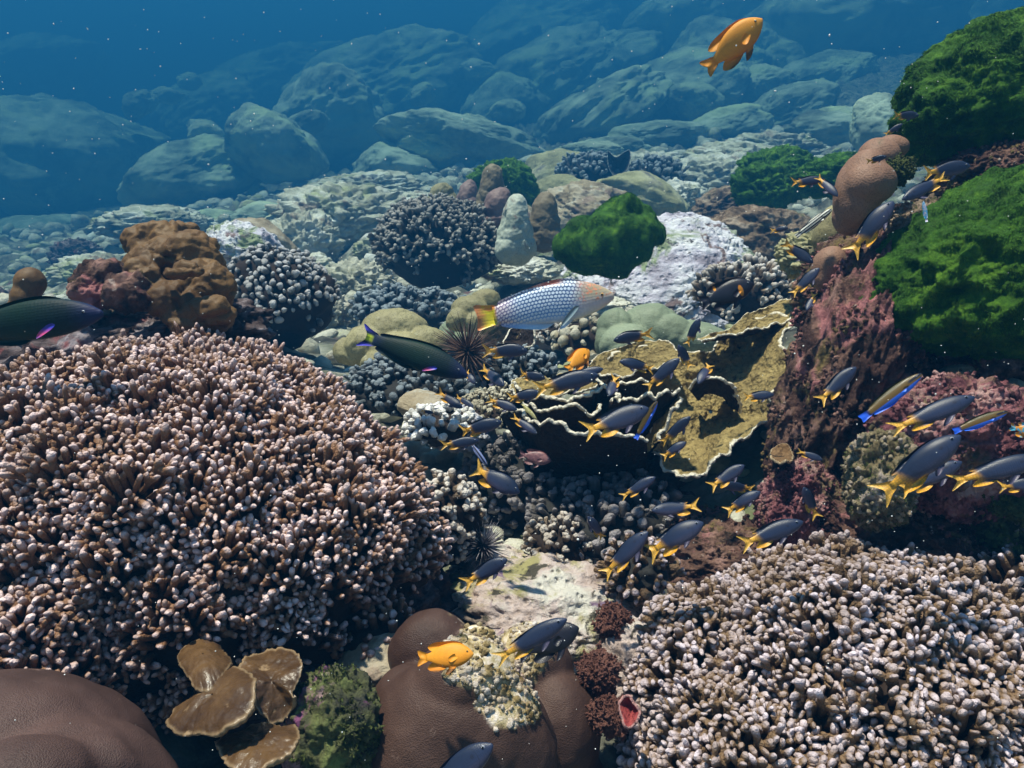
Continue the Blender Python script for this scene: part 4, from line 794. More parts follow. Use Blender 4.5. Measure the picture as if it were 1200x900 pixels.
# ================================================================ RUBBLE (nobody could count it) AND DRIFTING SPECKS
def rubble():
    rs = np.random.RandomState(77); V0, F0 = ico(2); Vs, Fs, n = [], [], 0
    m = 2600; d = dw(rs.uniform(1.0, 5.0, m)); px = rs.uniform(-60, 1260, m); x = (px - 600) / FPX * d; y = d * .96 + .1
    z = gz(x, y) + ground_detail(x, y)
    for k in range(m):
        s = rs.uniform(.006, .022) * (1 + d[k] * .55); v = V0 * (1 + .28 * pn(V0 * 1.6 + k * 3.7))[:, None] * np.array([1, rs.uniform(.5, 1), rs.uniform(.35, .8)]) * s
        v = v @ rotm(rs.uniform(-30, 30), rs.uniform(-30, 30), rs.uniform(0, 360)).T; v += [x[k], y[k], z[k] + s * .25]
        Vs.append(v); Fs.append(F0 + n); n += len(V0)
    link('rubble', make_mesh('rubble', np.concatenate(Vs), np.concatenate(Fs), [MAT['mid']]), kind='stuff', label='scattered coral rubble and stones on the seabed', cat='rubble')
rubble()
def specks():
    rs = np.random.RandomState(78); m = 1000; V0, F0 = ico(1); d = rs.uniform(.35, 1.0, m) ** 1.0 * rs.choice([1, 1, 2.2], m)
    px, py = rs.uniform(-40, 1240, m), rs.uniform(-40, 940, m)
    c = np.array([P(a, b, q) for a, b, q in zip(px, py, d)]); s = d / FPX * rs.uniform(.30, .85, m) * np.where(rs.rand(m) > .965, 1.8, 1)
    V = (V0[None] * s[:, None, None] * rs.uniform(.6, 1.4, (m, 1, 3)) + c[:, None]).reshape(-1, 3); F = (F0[None] + np.arange(m)[:, None, None] * len(V0)).reshape(-1, 3)
    b = NB('drifting_particle'); b.color((.85, .85, .82)); link('drifting_particles', make_mesh('drifting_particles', V, F, [b.m]), kind='stuff', label='tiny pale particles drifting in the water', cat='particles')
specks()
# ================================================================ FISH
from mathutils.geometry import tessellate_polygon
def interp(prof, s):
    a = np.array(prof); return [np.interp(s, a[:, 0], a[:, k]) for k in (1, 2, 3)]
def smooth_profile(prof, n=34):
    a = np.array(prof); s = a[0, 0] + (a[-1, 0] - a[0, 0]) * (1 - (1 - np.linspace(0, 1, n)) ** 1.35)
    out = []
    for k in (1, 2, 3):
        # monotone-ish cubic via catmull on uniform parameter
        m = np.gradient(a[:, k], a[:, 0]); idx = np.clip(np.searchsorted(a[:, 0], s) - 1, 0, len(a) - 2)
        h = a[idx + 1, 0] - a[idx, 0]; t = (s - a[idx, 0]) / h
        out.append((2 * t ** 3 - 3 * t ** 2 + 1) * a[idx, k] + (t ** 3 - 2 * t ** 2 + t) * h * m[idx] + (-2 * t ** 3 + 3 * t ** 2) * a[idx + 1, k] + (t ** 3 - t ** 2) * h * m[idx + 1])
    return s, out
def fish_mesh(name, prof, fins, eye, mats, bend=0.0, seg=16, eyer=.02, pair=()):
    s, (tp, bt, hw) = smooth_profile(prof); V, F, M = [], [], []; a = np.arange(seg) * 2 * math.pi / seg
    mid, hh = (tp + bt) / 2, np.maximum((tp - bt) / 2, .001); hw = np.maximum(hw, .001)
    for k in range(len(s)):
        V += [(s[k], hw[k] * math.copysign(abs(math.cos(q)) ** .9, math.cos(q)), mid[k] + hh[k] * math.sin(q)) for q in a]
    for k in range(len(s) - 1):
        for j in range(seg): F.append((k * seg + j, k * seg + (j + 1) % seg, (k + 1) * seg + (j + 1) % seg, (k + 1) * seg + j)); M.append(0)
    F += [tuple(range(seg))[::-1], tuple((len(s) - 1) * seg + j for j in range(seg))]; M += [0, 0]
    def fin(pts, y0=0.0, y1=0.0, th=.0035, mi=0):
        p = catmull([(q[0], q[1], 0) for q in pts], len(pts) * 4, True)[:, :2] if len(pts) > 4 else np.array(pts)
        n0 = len(V); m = len(p); lo, hi = p[:, 1].max(), p[:, 1].min()
        yy = y0 + (y1 - y0) * (p[:, 0].max() - p[:, 0]) / (np.ptp(p[:, 0]) + 1e-6)
        for sg in (1, -1): V.extend([(p[k, 0], yy[k] + sg * th, p[k, 1]) for k in range(m)])
        for t in tessellate_polygon([[Vector((q[0], q[1], 0)) for q in p]]):
            F.append((n0 + t[0], n0 + t[1], n0 + t[2])); F.append((n0 + m + t[2], n0 + m + t[1], n0 + m + t[0])); M.extend([mi, mi])
        for k in range(m): F.append((n0 + k, n0 + (k + 1) % m, n0 + m + (k + 1) % m, n0 + m + k)); M.append(mi)
    for pts in fins: fin(pts)
    for pts, y0, y1, mi in pair:
        for sg in (1, -1): fin(pts, sg * y0, sg * y1, .003, mi)
    U, UF = ico(2); ex, ez = eye; _, (w,) = 0, (interp(np.c_[s, hw, hw, hw], ex)[0:1]); tm, bm_, _w = interp(np.c_[s, mid, hh, hw], ex)
    frac = np.clip((ez - tm) / bm_, -.95, .95); ey = _w * math.sqrt(1 - frac ** 2)
    for sg in (1, -1):
        for rr, dy, mi in ((1.0, -.35, 1), (.6, .12, 2)):
            n0 = len(V); V.extend([(ex + u[0] * eyer * rr, sg * (ey + (u[1] * .6 + dy) * eyer), ez + u[2] * eyer * rr) for u in U])
            F.extend([tuple(int(q) + n0 for q in f) for f in UF]); M.extend([mi] * len(UF))
    V = np.array(V, float); V[:, 1] += bend * np.clip(.75 - V[:, 0], 0, 1) ** 2
    V[:, 0] -= .5
    me = bpy.data.meshes.new(name); me.from_pydata(V.tolist(), [], F); me.polygons.foreach_set('use_smooth', np.ones(len(F), bool))
    for m in mats: me.materials.append(m)
    me.polygons.foreach_set('material_index', np.array(M, np.int32)); me.update()
    return me
def sep(b):
    x = b.n('ShaderNodeSeparateXYZ'); b.put(x.inputs[0], b.co()); return x.outputs
def m_simple(name, c, rough=.3, spec=.5):
    b = NB(name); b.color(c); b.b.inputs['Roughness'].default_value = rough; b.b.inputs['Specular IOR Level'].default_value = spec; return b.m
PUPIL = m_simple('pupil', (0.004, 0.004, 0.006), .1)
IRIS = m_simple('iris', (0.24, 0.26, 0.32), .25); IRIS_O = m_simple('iris_orange', (0.75, 0.45, 0.12), .25)
def fish_finish(b, scale=46.0, rough=.42):
    m = b.n('ShaderNodeMapping'); b.put(m.inputs['Vector'], b.co()); m.inputs['Scale'].default_value = (1, .4, 1.25)
    v = b.n('ShaderNodeTexVoronoi'); b.put(v.inputs['Vector'], m.outputs[0]); v.inputs['Scale'].default_value = scale; v.inputs['Randomness'].default_value = .25
    b.bump(v.outputs['Distance'], .12, .004); b.b.inputs['Roughness'].default_value = rough; b.b.inputs['Specular IOR Level'].default_value = .45
def fin_rays(b, c, fac):
    """thin fins: rays in the colour and light passing through"""
    x, y, z = sep(b); a = b.math('ARCTAN2', z, b.math('ADD', x, -.05)); ray = b.math('FRACT', b.math('MULTIPLY', a, 26.0))
    c = b.mix(b.math('MULTIPLY', b.math('MULTIPLY', b.step(ray, .75, 1.0), fac), .5), c, (0.25, 0.10, 0.01)); b.color(c)
    tr = b.n('ShaderNodeBsdfTranslucent'); b.put(tr.inputs['Color'], c); mx = b.n('ShaderNodeMixShader'); b.put(mx.inputs[0], b.math('MULTIPLY', fac, .1))
    b.t.links.new(b.b.outputs[0], mx.inputs[1]); b.t.links.new(tr.outputs[0], mx.inputs[2]); b.t.links.new(mx.outputs[0], b.out.inputs['Surface'])
def m_damsel():
    b = NB('damselfish_skin'); x, y, z = sep(b); nz = b.math('MULTIPLY', b.math('SUBTRACT', b.noise(9, 3), .5), .06)
    body = b.ramp(b.math('ADD', z, .5), [(.36, (0.085, 0.07, 0.12)), (.47, (0.022, 0.034, 0.085)), (.60, (0.005, 0.014, 0.040))])
    tail = b.ramp(b.math('ADD', x, .5), [(.02, (0.95, 0.55, 0.08)), (.25, (0.95, 0.46, 0.02))])
    f = b.step(b.math('ADD', b.math('ADD', x, nz), b.math('MULTIPLY', z, .35)), -.13, -.27)      # yellow tail
    g = b.math('MULTIPLY', b.step(b.math('ADD', x, 0), .02, -.05), b.step(z, -.115, -.145))       # yellow anal fin
    c = b.mix(b.math('MAXIMUM', f, g), body, tail)
    # dark spot behind the gill
    sx = b.math('SUBTRACT', x, .26); sz = b.math('SUBTRACT', z, .02); dd = b.math('ADD', b.math('MULTIPLY', sx, sx), b.math('MULTIPLY', sz, sz))
    c = b.mix(b.step(dd, .0007, .0003), c, (.01, .012, .03))
    gx = b.math('ADD', x, b.math('MULTIPLY', b.math('MULTIPLY', z, z), 4.0)); c = b.mix(b.math('MULTIPLY', b.step(b.math('ABSOLUTE', b.math('SUBTRACT', gx, .315)), .007, .002), .6), c, (.008, .01, .02))   # gill line
    c = b.mix(b.math('MULTIPLY', b.step(b.vor(34, rand=.3), .25, .6), .35), c, (.012, .016, .035)); c = b.mix(b.math('MULTIPLY', b.noise(30, 3), .08), c, (.14, .15, .22))
    fin_rays(b, c, b.math('MAXIMUM', b.step(x, -.28, -.34), g)); fish_finish(b); return b.m
DM = m_damsel()
DPROF = [(.17, .040, -.040, .010), (.25, .052, -.050, .020), (.34, .088, -.085, .036), (.45, .130, -.128, .052), (.58, .158, -.155, .064), (.70, .160, -.158, .070), (.81, .138, -.138, .066), (.90, .096, -.100, .050), (.96, .052, -.062, .032), (1.0, .010, -.022, .010)]
DFINS = [[(.21, .042), (.13, .085), (.04, .150), (.0, .165), (.05, .085), (.085, .02), (.085, -.02), (.05, -.085), (.0, -.165), (.04, -.150), (.13, -.085), (.21, -.042)],
         [(.80, .13), (.74, .168), (.62, .182), (.48, .172), (.36, .150), (.24, .105), (.29, .075), (.33, .07), (.5, .12), (.7, .13)],
         [(.52, -.13), (.44, -.185), (.34, -.20), (.22, -.165), (.26, -.10), (.33, -.06), (.42, -.10)]]
DPAIR = [([(.72, -.13), (.64, -.215), (.56, -.235), (.60, -.16), (.64, -.13)], .02, .04, 0)]
FM = {}
for k, bd in (('a', -.35), ('b', 0.0), ('c', .35)):
    q = {'a': 1.0, 'b': .9, 'c': 1.1}[k]; TF = {'a': 1.0, 'b': .72, 'c': 1.15}[k]
    FM['damsel_' + k] = fish_mesh('damselfish', [(u, t * q, w * q, y * q) for u, t, w, y in DPROF], [[(u, v * TF) for u, v in DFINS[0]]] + [[(u, v * q * (1.0 if k != 'b' else .93)) for u, v in f] for f in DFINS[1:]], (.905, .030), [DM, IRIS, PUPIL], bd, eyer=.024, pair=DPAIR)
def m_orange():
    b = NB('orange_skin'); x, y, z = sep(b)
    c = b.ramp(b.math('ADD', z, .5), [(.30, (0.62, 0.20, 0.006)), (.5, (0.86, 0.34, 0.010)), (.68, (0.76, 0.30, 0.012))])
    c = b.mix(b.step(z, -.212, -.235), c, (0.03, 0.015, 0.005)); c = b.mix(b.step(x, .38, .48), c, (0.80, 0.34, 0.04)); c = b.mix(b.math('MULTIPLY', b.step(b.vor(38, rand=.3), .25, .6), .35), c, (0.60, 0.20, 0.006)); fin_rays(b, c, b.math('MAXIMUM', b.step(x, -.26, -.32), b.step(b.math('ABSOLUTE', z), .185, .205))); fish_finish(b, 40, .6); return b.m
OM = m_orange()
OPROF = [(.17, .055, -.055, .012), (.25, .075, -.075, .022), (.34, .130, -.125, .040), (.45, .175, -.170, .060), (.58, .200, -.195, .075), (.70, .200, -.195, .080), (.81, .170, -.165, .074), (.90, .115, -.115, .056), (.96, .06, -.068, .035), (1.0, .012, -.022, .010)]
OFINS = [[(.21, .052), (.12, .095), (.02, .13), (.03, .05), (.06, 0), (.03, -.05), (.02, -.13), (.12, -.095), (.21, -.052)],
         [(.84, .14), (.76, .205), (.60, .235), (.44, .235), (.30, .225), (.20, .17), (.26, .10), (.34, .10), (.6, .16)],
         [(.56, -.17), (.44, -.235), (.30, -.245), (.20, -.18), (.27, -.10), (.36, -.10), (.46, -.15)]]
OPAIR = [([(.76, -.03), (.68, .01), (.58, -.06), (.62, -.12), (.70, -.09)], .07, .09, 0), ([(.72, -.16), (.62, -.27), (.52, -.30), (.58, -.2), (.62, -.16)], .02, .04, 0)]
FM['orange'] = fish_mesh('orange_damselfish', OPROF, OFINS, (.90, .04), [OM, IRIS_O, PUPIL], .15, eyer=.024, pair=OPAIR)
def m_black(name, patch):
    b = NB(name); x, y, z = sep(b); c = b.ramp(b.noise(6, 3), [(.3, (0.006, 0.006, 0.012)), (.7, (0.02, 0.018, 0.03))])
    if patch:
        sx = b.math('SUBTRACT', x, .24); sz = b.math('ADD', z, .04); dd = b.math('ADD', b.math('MULTIPLY', sx, b.math('MULTIPLY', sx, 6)), b.math('MULTIPLY', sz, sz))
        c = b.mix(b.step(dd, .013, .007), c, (0.75, 0.27, 0.01))
        sx = b.math('ADD', x, .17); sz = b.math('SUBTRACT', z, .16); dd = b.math('ADD', b.math('MULTIPLY', sx, b.math('MULTIPLY', sx, 3)), b.math('MULTIPLY', sz, sz)); c = b.mix(b.step(dd, .003, .001), c, (0.6, 0.25, 0.02))
    b.color(c); fish_finish(b, 40); return b.m
FM['black'] = fish_mesh('black_damselfish', OPROF, OFINS, (.90, .04), [m_black('black_skin_orange_patch', True), IRIS, PUPIL], 0, eyer=.022, pair=OPAIR)
FM['black_plain'] = fish_mesh('black_damselfish', OPROF, OFINS, (.90, .04), [m_black('black_skin', False), IRIS, PUPIL], 0, eyer=.02, pair=OPAIR)
WPROF = [(.13, .055, -.050, .012), (.20, .062, -.060, .022), (.30, .088, -.082, .036), (.42, .118, -.105, .050), (.55, .140, -.122, .060), (.68, .142, -.125, .064), (.79, .124, -.112, .060), (.88, .092, -.088, .050), (.95, .052, -.058, .034), (1.0, .012, -.028, .012)]
WFINS = [[(.17, .052), (.08, .075), (.0, .085), (.008, .03), (.012, 0), (.008, -.03), (.0, -.085), (.08, -.075), (.17, -.05)],
         [(.80, .115), (.68, .162), (.50, .155), (.32, .118), (.18, .085), (.20, .05), (.34, .08), (.56, .12), (.7, .12)],
         [(.56, -.115), (.48, -.150), (.34, -.130), (.18, -.085), (.20, -.05), (.34, -.075), (.48, -.10)]]
WPAIR = [([(.74, -.045), (.71, -.035), (.63, -.10), (.60, -.15), (.68, -.10)], .058, .08, 3), ([(.70, -.115), (.62, -.165), (.58, -.17), (.62, -.115)], .02, .03, 0)]
def m_checker():
    b = NB('checkered_wrasse_skin'); x, y, z = sep(b)
    back = b.ramp(b.math('ADD', z, .5), [(.37, (0.66, 0.76, 0.90)), (.425, (0.24, 0.46, 0.80)), (.50, (0.08, 0.17, 0.38)), (.62, (0.05, 0.09, 0.20))])
    # overlapping scale rows : pale patches on an offset lattice
    N = 84.0; x0, z0 = x, z; wn = b.math('MULTIPLY', b.math('SUBTRACT', b.noise(14, 2), .5), .022); wn2 = b.math('MULTIPLY', b.math('SUBTRACT', b.noise(11, 2, co=None), .5), .018); x = b.math('ADD', x, wn); z = b.math('ADD', z, wn2); row = b.math('MULTIPLY', b.math('ADD', z, b.math('MULTIPLY', b.math('MULTIPLY', x, x), .5)), N * .5); rid = b.math('FLOOR', row); par = b.math('MULTIPLY', b.math('MODULO', b.math('ADD', rid, 200.0), 2.0), .5)
    fx = b.math('SUBTRACT', b.math('FRACT', b.math('ADD', b.math('MULTIPLY', x, N * .46), par)), .5); fz = b.math('SUBTRACT', b.math('FRACT', row), .5)
    dd = b.math('ADD', b.math('MULTIPLY', b.math('MULTIPLY', fx, fx), 1.2), b.math('MULTIPLY', b.math('MULTIPLY', fz, fz), 1.4))
    spot = b.ramp(b.math('ADD', z, .5), [(.38, (0.80, 0.86, 0.92)), (.6, (0.62, 0.72, 0.84))])
    x, z = x0, z0; dd = b.math('ADD', dd, b.math('MULTIPLY', b.math('SUBTRACT', b.noise(120, 3), .5), .14)); rear = b.step(x, -.15, -.33); back = b.mix(b.math('MULTIPLY', rear, .7), back, (0.36, 0.22, 0.30)); spot = b.mix(rear, spot, (0.85, 0.72, 0.74))
    c = b.mix(b.math('MULTIPLY', b.step(dd, .25, .15), b.step(z, -.115, -.06)), back, spot)
    head = b.ramp(b.math('ADD', z, .5), [(.40, (0.70, 0.72, 0.66)), (.46, (0.78, 0.62, 0.58)), (.53, (0.50, 0.42, 0.28)), (.6, (0.42, 0.26, 0.15))])
    head = b.mix(b.math('MULTIPLY', b.step(b.noise(26, 2, .4, 2.2), .57, .61), b.step(z, -.03, .0)), head, (0.78, 0.30, 0.16))
    c = b.mix(b.step(b.math('ADD', b.math('SUBTRACT', x, b.math('MULTIPLY', z, .3)), b.math('MULTIPLY', b.noise(18, 3), .10)), .20, .38), c, head)
    tl = b.mix(b.step(b.noise(9, 3, .5, 1.0), .45, .55), (0.75, 0.62, 0.02), (0.78, 0.30, 0.05)); tl = b.mix(b.step(x, -.40, -.49), tl, (0.80, 0.28, 0.10))
    c = b.mix(b.step(x, -.335, -.365), c, tl)
    fin = b.step(z, -.118, -.128); c = b.mix(b.math('MULTIPLY', fin, b.step(x, .1, .06)), c, (0.72, 0.80, 0.90))
    c = b.mix(b.math('MULTIPLY', b.step(z, .128, .14), b.step(x, .2, .1)), c, (0.30, 0.14, 0.12))
    b.color(c); fish_finish(b, 42, .35); return b.m
PECT_CLEAR = m_simple('clear_fin', (0.20, 0.28, 0.31), .4); PECT_BLUE = None
def m_pect(name):
    b = NB(name); x, y, z = sep(b); b.color(b.ramp(b.math('ADD', b.math('MULTIPLY', z, 6.0), 1.05), [(.30, (0.02, 0.06, 0.50)), (.5, (0.60, 0.08, 0.20)), (.72, (0.04, 0.05, 0.45))])); b.b.inputs['Roughness'].default_value = .4; return b.m
PECT_BLUE = m_pect('blue_pink_fin')
FM['checker'] = fish_mesh('checkered_wrasse', WPROF, WFINS, (.915, .012), [m_checker(), IRIS_O, PUPIL, PECT_CLEAR], .10, eyer=.013, pair=WPAIR, seg=28)
def m_green():
    b = NB('dark_green_wrasse_skin'); x, y, z = sep(b)
    c = b.ramp(b.math('ADD', x, .5), [(.10, (0.012, 0.02, 0.06)), (.25, (0.005, 0.016, 0.014)), (.55, (0.004, 0.022, 0.013)), (.82, (0.005, 0.016, 0.02)), (.95, (0.015, 0.02, 0.07))])
    v = b.math('ABSOLUTE', z); c = b.mix(b.math('MULTIPLY', b.step(v, .05, .075), b.step(x, -.33, -.42)), c, (0.08, 0.07, 0.6))
    c = b.mix(b.math('MULTIPLY', b.step(v, .045, .02), b.step(x, -.36, -.41)), c, (0.55, 0.66, 0.03))
    b.color(c); fish_finish(b, 44, .6); b.b.inputs['Specular IOR Level'].default_value = .2; return b.m
GFINS = [[(.17, .052), (.08, .085), (.0, .115), (.05, .04), (.06, 0), (.05, -.04), (.0, -.115), (.08, -.085), (.17, -.05)]] + WFINS[1:]
WPAIR_B = [([(.75, -.045), (.72, -.03), (.66, -.075), (.64, -.115), (.70, -.085)], .060, .075, 3)]
FM['green'] = fish_mesh('green_wrasse', WPROF, GFINS, (.915, .02), [m_green(), IRIS, PUPIL, PECT_BLUE], .1, eyer=.012, pair=WPAIR_B, seg=24)
def m_bluebelly():
    b = NB('blue_striped_skin'); x, y, z = sep(b)
    c = b.mix(b.step(z, -.045, -.02), (0.03, 0.16, 0.85), (0.13, 0.075, 0.012)); c = b.mix(b.step(z, .02, .08), c, (0.05, 0.042, 0.008)); c = b.mix(b.step(x, -.34, -.4), c, (0.02, 0.10, 0.65))
    c = b.mix(b.math('MULTIPLY', b.step(x, .25, .32), b.step(b.math('ABSOLUTE', b.math('SUBTRACT', z, .012)), .02, .012)), c, (0.01, 0.01, 0.02))
    b.color(c); fish_finish(b, 44); return b.m
SPROF = [(.13, .040, -.038, .012), (.22, .052, -.050, .022), (.36, .078, -.072, .036), (.52, .092, -.088, .046), (.68, .090, -.088, .048), (.80, .078, -.078, .044), (.90, .055, -.058, .034), (.96, .034, -.038, .024), (1.0, .008, -.016, .008)]
SFINS = [[(.17, .038), (.08, .05), (.0, .055), (.01, 0), (.0, -.055), (.08, -.05), (.17, -.036)], [(.82, .07), (.66, .108), (.45, .105), (.25, .08), (.18, .055), (.24, .045), (.5, .08)], [(.6, -.08), (.45, -.105), (.25, -.08), (.18, -.055), (.24, -.04), (.5, -.08)]]
FM['bluebelly'] = fish_mesh('slender_wrasse', SPROF, SFINS, (.92, .008), [m_bluebelly(), IRIS, PUPIL], -.1, eyer=.012, pair=[([(.76, -.02), (.70, 0), (.62, -.04), (.68, -.06)], .045, .07, 0)])
def m_stripe(name, a, c2, n, edges=False):
    b = NB(name); x, y, z = sep(b); f = b.math('FRACT', b.math('MULTIPLY', b.math('ADD', z, .5), n)); b.color(b.mix(b.step(f, .42, .55), a, c2)); fish_finish(b, 44); return b.m
FM['striped'] = fish_mesh('striped_fish', SPROF, SFINS, (.92, .01), [m_stripe('black_white_stripes', (0.01, 0.01, 0.015), (0.66, 0.68, 0.62), 18), IRIS, PUPIL], .05, eyer=.014, pair=[([(.76, -.02), (.70, 0), (.60, -.05), (.68, -.08)], .045, .09, 0)])
FM['cleaner'] = fish_mesh('cleaner_wrasse', SPROF, SFINS, (.92, .008), [m_stripe('dark_blue_stripes', (0.006, 0.008, 0.03), (0.20, 0.24, 0.45), 8.5), IRIS, PUPIL], .25, eyer=.012)
def m_two(name, a, c2):
    b = NB(name); x, y, z = sep(b); b.color(b.mix(b.step(b.noise(9, 2), .45, .6), a, c2)); fish_finish(b, 44); return b.m
FM['pink'] = fish_mesh('pink_fish', OPROF, OFINS, (.90, .04), [m_two('dusky_pink_skin', (0.16, 0.07, 0.08), (0.3, 0.15, 0.15)), IRIS, PUPIL], 0, pair=OPAIR)
FM['bluewhite'] = fish_mesh('blue_fish', SPROF, SFINS, (.92, .01), [m_two('sky_blue_skin', (0.10, 0.45, 0.75), (0.65, 0.6, 0.75)), IRIS, PUPIL], .1)
FM['orangeblue'] = fish_mesh('orange_blue_fish', OPROF, OFINS, (.90, .04), [m_two('orange_blue_skin', (0.70, 0.28, 0.03), (0.05, 0.4, 0.6)), IRIS, PUPIL], .1, pair=OPAIR)
FM['leaffish'] = fish_mesh('yellow_leaf_fish', SPROF, SFINS, (.92, .01), [m_two('pale_yellow_skin', (0.40, 0.36, 0.12), (0.6, 0.55, 0.3)), IRIS, PUPIL], .2)
def fish(key, name, label, cat, h, t, d, dd=0.0, roll=0.0, group=None, hs=1.0):
    """h, t: head and tail tip in picture pixels, d: distance of the middle, dd: how much nearer the head is (share of length)"""
    l = math.hypot(h[0] - t[0], h[1] - t[1]) * d / FPX; k = dd * l / 2
    H, T = P(h[0], h[1], d - k), P(t[0], t[1], d + k); X = H - T; L = np.linalg.norm(X); X = X / L; C_ = (H + T) / 2
    vd = unit(C_ - CAM); Z = np.cross(X, vd)
    if Z @ UPV < 0: Z = -Z
    Z = unit(Z); Y = np.cross(Z, X); c, s = math.cos(R(roll)), math.sin(R(roll)); Z, Y = Z * c + Y * s, Y * c - Z * s
    o = link(name, FM[key], label=label, cat=cat, group=group)
    M = Matrix.Identity(4)
    for j, ax in enumerate((X, Y, Z)):
        for i in range(3): M[i][j] = ax[i] * L * (hs if j == 2 else 1)
    for i in range(3): M[i][3] = C_[i]
    o.matrix_world = M; return o
DAMSELS = [
 ((618, 411), (567, 410), 1.20, .2, 'hovering just under the tan leaf coral'),
 ((591, 452), (564, 430), 1.30, .9, 'seen at an angle below the one under the tan leaf coral'),
 ((557, 450), (545, 433), 1.35, .5, 'tiny, right beside the head of the mid green wrasse'),
 ((542, 478), (514, 460), 1.25, .4, 'heading down right over the blue grey knobbly coral'),
 ((555, 477), (534, 464), 1.32, .6, 'behind its neighbour over the blue grey knobbly coral'),
 ((639, 443), (607, 438), 1.24, .3, 'just left of the largest pair above the plate coral'),
 ((701, 439), (626, 456), 1.00, .1, 'large, directly below the rear facing orange damselfish'),
 ((707, 432), (664, 442), 1.10, .1, 'overlapped by the large one under the orange damselfish'),
 ((634, 460), (594, 467), 1.14, .1, 'behind the large one at the left edge of the plate coral'),
 ((606, 480), (573, 468), 1.12, .4, 'heading down at the left rim of the plate coral'),
 ((629, 508), (600, 487), 1.05, .5, 'diving before the dark underside of the plate coral'),
 ((588, 494), (537, 507), 1.08, .1, 'upper one of the pair right of the finger coral dome'),
 ((561, 516), (517, 521), 1.02, .1, 'lower one of the pair right of the finger coral dome'),
 ((508, 484), (493, 481), 1.25, .0, 'tiny, above the bleached coral nubs'),
 ((719, 399), (763, 389), 1.25, .1, 'facing left in front of the grey green coral'),
 ((726, 423), (769, 432), 1.18, .1, 'facing left along the upper rim of the plate coral'),
 ((796, 420), (756, 455), 1.12, .2, 'climbing right in the middle of the plate coral'),
 ((795, 404), (808, 430), 1.16, .3, 'small and upright near the top of the plate coral'),
 ((818, 450), (833, 422), 1.10, .6, 'nose down, tail raised, against the plate coral'),
 ((820, 373), (804, 405), 1.20, .3, 'swimming steeply up over the top edge of the plate coral'),
 ((714, 464), (721, 444), 1.10, 1.2, 'head on with fins spread above the dark plate tiers'),
 ((760, 478), (684, 508), .92, .1, 'big, in front of the dark tiers of the plate coral'),
 ((809, 488), (774, 520), 1.02, .2, 'upper one of the stacked pair against the big plate'),
 ((804, 518), (775, 535), 1.06, .1, 'lower one of the stacked pair against the big plate'),
 ((907, 462), (870, 466), 1.08, .1, 'alone at the right rim of the plate coral'),
 ((768, 559), (727, 583), 1.02, .2, 'above the grey lilac knobbly coral'),
 ((764, 598), (818, 594), .98, .1, 'facing left over the grey lilac knobbly coral'),
 ((689, 605), (710, 634), .98, .3, 'small, pointing up left over the grey lilac knobbly coral'),
 ((759, 623), (706, 675), .86, .2, 'steeply climbing just left of the right finger coral'),
 ((824, 612), (756, 648), .84, .1, 'over the crest left end of the right finger coral'),
 ((872, 545), (831, 572), 1.00, .1, 'topmost of the trio in the dark gap below the plate coral'),
 ((846, 568), (884, 573), 1.06, .2, 'middle one of the trio in the dark gap, facing left'),
 ((891, 576), (849, 599), .98, .1, 'lowest of the trio in the dark gap below the plate coral'),
 ((941, 611), (865, 638), .80, .1, 'large, just above the crest of the right finger coral'),
 ((964, 539), (934, 528), .95, .3, 'facing right by the pink wall, tail hidden'),
 ((942, 571), (955, 604), .95, .4, 'small and upright by the pink wall above the finger coral'),
 ((1003, 430), (957, 472), .92, .1, 'left of the brown and blue slender wrasse'),
 ((1142, 465), (1042, 504), .74, .1, 'long, over the pink rock below the slender wrasse'),
 ((1125, 510), (1031, 581), .72, .1, 'steepest of the large ones at the right, with a long tail'),
 ((1127, 541), (1050, 578), .80, .1, 'dark, overlapped by the steep large one at the right'),
 ((1222, 536), (1112, 566), .74, .1, 'cut off by the right edge above the turf rock'),
 ((1216, 566), (1173, 570), .84, .1, 'with only its tail showing at the right edge'),
 ((966, 210), (925, 215), 1.15, .1, 'in front of the right far mossy rock, facing right'),
 ((982, 230), (957, 206), 1.12, .6, 'turning away, beside the tan boulder coral'),
 ((1039, 183), (1015, 190), 1.02, .4, 'tiny, on the olive algae of the tan boulder coral'),
 ((1137, 194), (1078, 204), .95, .1, 'between the two green boulders, facing right'),
 ((1057, 234), (1110, 206), .92, .1, 'facing down left between the two green boulders'),
 ((1047, 236), (996, 294), .90, .1, 'climbing in front of the tan boulder coral base'),
 ((1077, 135), (1045, 135), 1.08, .1, 'touching the edge of the top right green boulder'),
 ((1058, 145), (1036, 158), 1.15, .3, 'just below left of the one touching the top green boulder'),
 ((924, 267), (902, 270), 1.25, .4, 'small, on the brown rough rock'),
 ((953, 308), (918, 284), 1.15, .3, 'dark, heading down right beside the small brown dome coral'),
 ((960, 314), (927, 346), 1.10, .2, 'climbing up right from the brown and white branching coral'),
 ((945, 364), (954, 346), 1.10, .5, 'small, against the red wall right of the branching coral'),
 ((594, 655), (545, 683), .92, .2, 'next to the small sea urchin on the crusted ledge'),
 ((664, 725), (580, 774), .66, .1, 'large, in front of the black fish over the brown lobed coral'),
 ((609, 577), (552, 547), .98, .2, 'heading down right past the white rock patch'),
]
rsf = np.random.RandomState(5)
for k, (h, t, d, dd, lb) in enumerate(DAMSELS):
    fish('damsel_' + 'abc'[k % 3], 'damselfish', 'blue yellow tailed damselfish ' + lb, 'fish', h, t, d, dd, rsf.uniform(-14, 14), group='school of yellow tailed damselfish', hs=(.76 if math.hypot(h[0] - t[0], h[1] - t[1]) > 85 else rsf.uniform(.80, .98)))
fish('damsel_b', 'damselfish', 'dark teal fish half cut off by the bottom edge', 'fish', (577, 872), (492, 935), .60, .1, 0)
fish('orange', 'orange_damselfish', 'bright orange fish alone in open blue water at the top right', 'fish', (893, 22), (826, 82), 1.15, .2, 0)
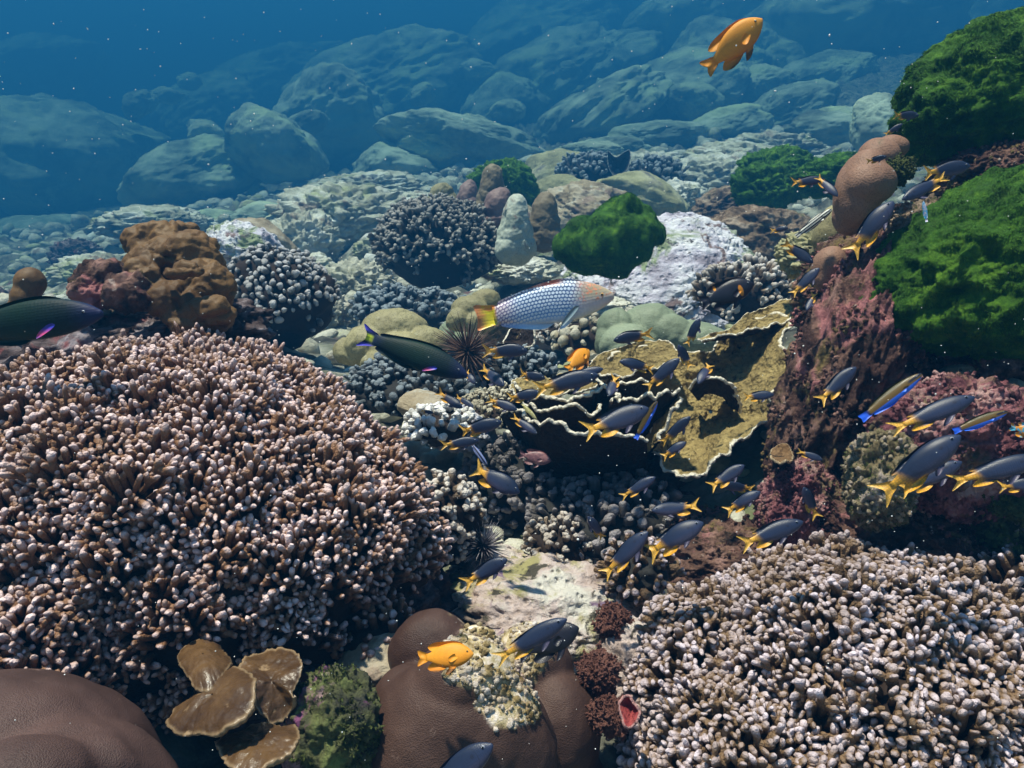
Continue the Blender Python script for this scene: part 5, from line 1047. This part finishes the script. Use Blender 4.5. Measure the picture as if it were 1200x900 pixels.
fish('orange', 'orange_damselfish', 'orange fish with a yellow eye over the brown lobed coral at the bottom', 'fish', (555, 766), (487, 771), .66, .1, 8)
fish('orange', 'orange_damselfish', 'orange fish seen from behind above the plate coral', 'fish', (690, 410), (666, 432), 1.15, -.9, 0)
fish('checker', 'checkered_wrasse', 'large white and blue checkered wrasse with orange face and yellow tail in mid picture', 'fish', (719, 345), (557, 373), 1.25, .05, 0, hs=1.06)
fish('green', 'green_wrasse', 'dark green wrasse with yellow tail patch in mid picture', 'fish', (548, 440), (420, 391), 1.22, .1, 0, hs=.86)
fish('green', 'green_wrasse', 'dark green wrasse cut off by the left edge', 'fish', (120, 366), (-75, 392), .86, .1, 0, hs=.82)
fish('black', 'black_damselfish', 'black damselfish with an orange patch behind its head, by the branching coral', 'fish', (883, 332), (820, 356), 1.2, .1, 0)
fish('black_plain', 'black_damselfish', 'plain black fish hidden behind the large damselfish at bottom centre', 'fish', (678, 735), (606, 768), .72, .1, 0)
fish('bluebelly', 'slender_wrasse', 'brown slender wrasse with a bright blue belly left of the pink rock', 'fish', (1080, 438), (1008, 492), .84, .1, 0)
fish('bluebelly', 'slender_wrasse', 'brown and orange slender wrasse with blue belly over the pink rock', 'fish', (1181, 482), (1116, 506), .84, .1, 0)
fish('bluebelly', 'slender_wrasse', 'small slender blue edged wrasse beside the big damselfish before the plate tiers', 'fish', (770, 470), (745, 514), .98, .2, 0)
fish('striped', 'striped_fish', 'slim black and white striped fish left of the grey olive dome coral', 'fish', (975, 245), (933, 277), 1.22, .1, 0)
fish('cleaner', 'cleaner_wrasse', 'small dark cleaner wrasse pointing down to the white rock patch', 'fish', (571, 546), (552, 519), 1.05, .1, 0)
fish('pink', 'pink_fish', 'dusky pink fish deep in the shadow under the plate coral', 'fish', (646, 540), (608, 532), 1.18, .1, 0)
fish('bluewhite', 'blue_fish', 'small sky blue and white fish at the edge of the lower green boulder', 'fish', (1082, 236), (1086, 260), .95, .1, 0)
fish('orangeblue', 'orange_blue_fish', 'orange and blue fish peeking in at the right edge', 'fish', (1222, 510), (1184, 500), .84, .1, 0)
fish('leaffish', 'yellow_fish', 'thin pale yellow fish pointing down across the plate coral tiers', 'fish', (629, 492), (611, 472), 1.10, .1, 0)
